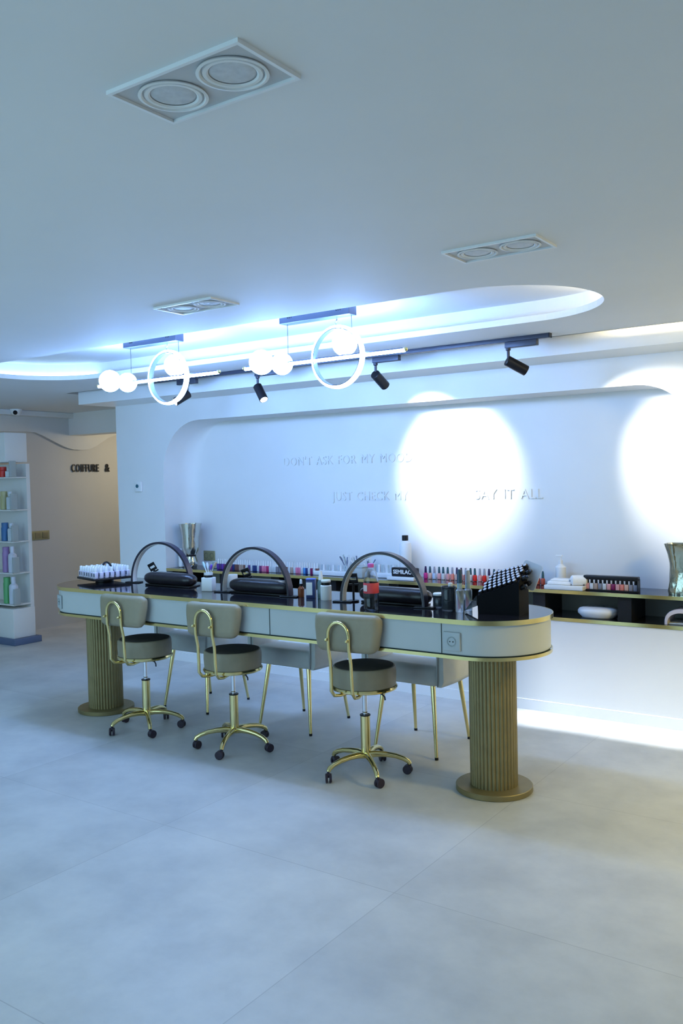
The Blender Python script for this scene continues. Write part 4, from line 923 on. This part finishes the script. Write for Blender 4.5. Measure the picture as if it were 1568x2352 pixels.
for y in (-0.08, -0.075, 0.07, 0.08):
    k = 0.97 if abs(y) == 0.08 else 1.0
    o_ = [(0.10*k*math.cos(a), 0.095*k*max(0, math.sin(a))**0.7) for a in [PI-PI*i/20 for i in range(21)]]
    i_ = [(0.082*math.cos(a), 0.070*max(0, math.sin(a))**0.7) for a in [PI*i/20 for i in range(21)]]
    L_.append([t2.verts.new((x, y, z)) for x, z in o_+i_])
for a, b_ in zip(L_, L_[1:]):
    n = len(a)
    for i in range(n): j = (i+1) % n; t2.faces.new((a[i], a[j], b_[j], b_[i]))
for ring in (L_[0], L_[-1]):
    n = len(ring)
    for i in range(n//2-1): t2.faces.new((ring[i], ring[i+1], ring[n-2-i], ring[n-1-i]))
bmesh.ops.recalc_face_normals(t2, faces=t2.faces); merge(bm, t2); obj('hood', bm, mat('mauve_white_plastic', (0.68, 0.62, 0.68), 0.3, noise=0.03), u2_, angle=0.8)
bm = BM(); box(bm, (0, 0, 0.004), (0.16, 0.14, 0.008), bev=0.002); obj('base_plate', bm, GREYP, u2_)

# ------------------------------------------------------------------ product display at the far left
ds = thing('product_display', 'tall white display stand of hair products at the left edge', 'display stand', (-7.53, 5.07, 0))
bm = BM(); box(bm, (0, 0, 0.03), (0.62, 0.30, 0.06), bev=0.004); obj('plinth', bm, mat('slate_plinth', (0.10, 0.14, 0.24), 0.5, noise=0.05), ds)
bm = BM(); box(bm, (-0.02, 0, 0.20), (0.56, 0.24, 0.28), bev=0.004); obj('lower_panel', bm, PANEL, ds)
bm = BM(); box(bm, (-0.05, 0, 1.875), (0.54, 0.24, 0.28), bev=0.004); obj('header_panel', bm, PANEL, ds)
bm = BM(); box(bm, (-0.03, 0.10, 1.02), (0.56, 0.04, 1.40)); obj('back_panel', bm, PANEL, ds, smooth=False)
for z in (0.385, 0.685, 0.985, 1.285, 1.595):
    bm = BM(); box(bm, (-0.02, -0.02, z-0.007), (0.58, 0.20, 0.012), bev=0.002); s_ = obj('shelf', bm, PANEL, ds)
    bm = BM(); box(bm, (0.285, -0.09, z+0.075), (0.012, 0.07, 0.15), bev=0.002); obj('side_lip', bm, FROST, s_)
prods = [(0.385, 0.26, 0.042, (0.66, 0.70, 0.80), 'white'), (0.685, 0.25, 0.040, (0.66, 0.68, 0.78), 'lilac white'), (0.985, 0.17, 0.036, (0.62, 0.68, 0.76), 'white'), (1.285, 0.17, 0.038, (0.60, 0.66, 0.70), 'pale grey'), (1.595, 0.08, 0.038, (0.70, 0.76, 0.82), 'white')]
WRD = ['lowest', 'second', 'third', 'fourth', 'top']
for k, (z, h, r, c, cn) in enumerate(prods):
    x = -7.53+0.205; y = 5.00
    tube_bottle((x, y, z), '%s product bottle at the right end of the %s display shelf' % (cn, WRD[k]), r, h*0.75, col_mat(c, 0.35), col_mat(c, 0.35), h*0.25, neck=r*0.5, group='product bottles on the left display stand')
    c2, n2 = [((0.12, 0.42, 0.16), 'green'), ((0.35, 0.22, 0.45), 'mauve'), ((0.05, 0.16, 0.36), 'blue'), ((0.48, 0.44, 0.22), 'yellow'), ((0.60, 0.03, 0.02), 'red')][k]
    tube_bottle((x-0.10, y, z), '%s product bottle second from the right on the %s display shelf' % (n2, WRD[k]), 0.036, h*0.85, col_mat(c2, 0.35), col_mat(c2, 0.35), 0.03, group='product bottles on the left display stand')
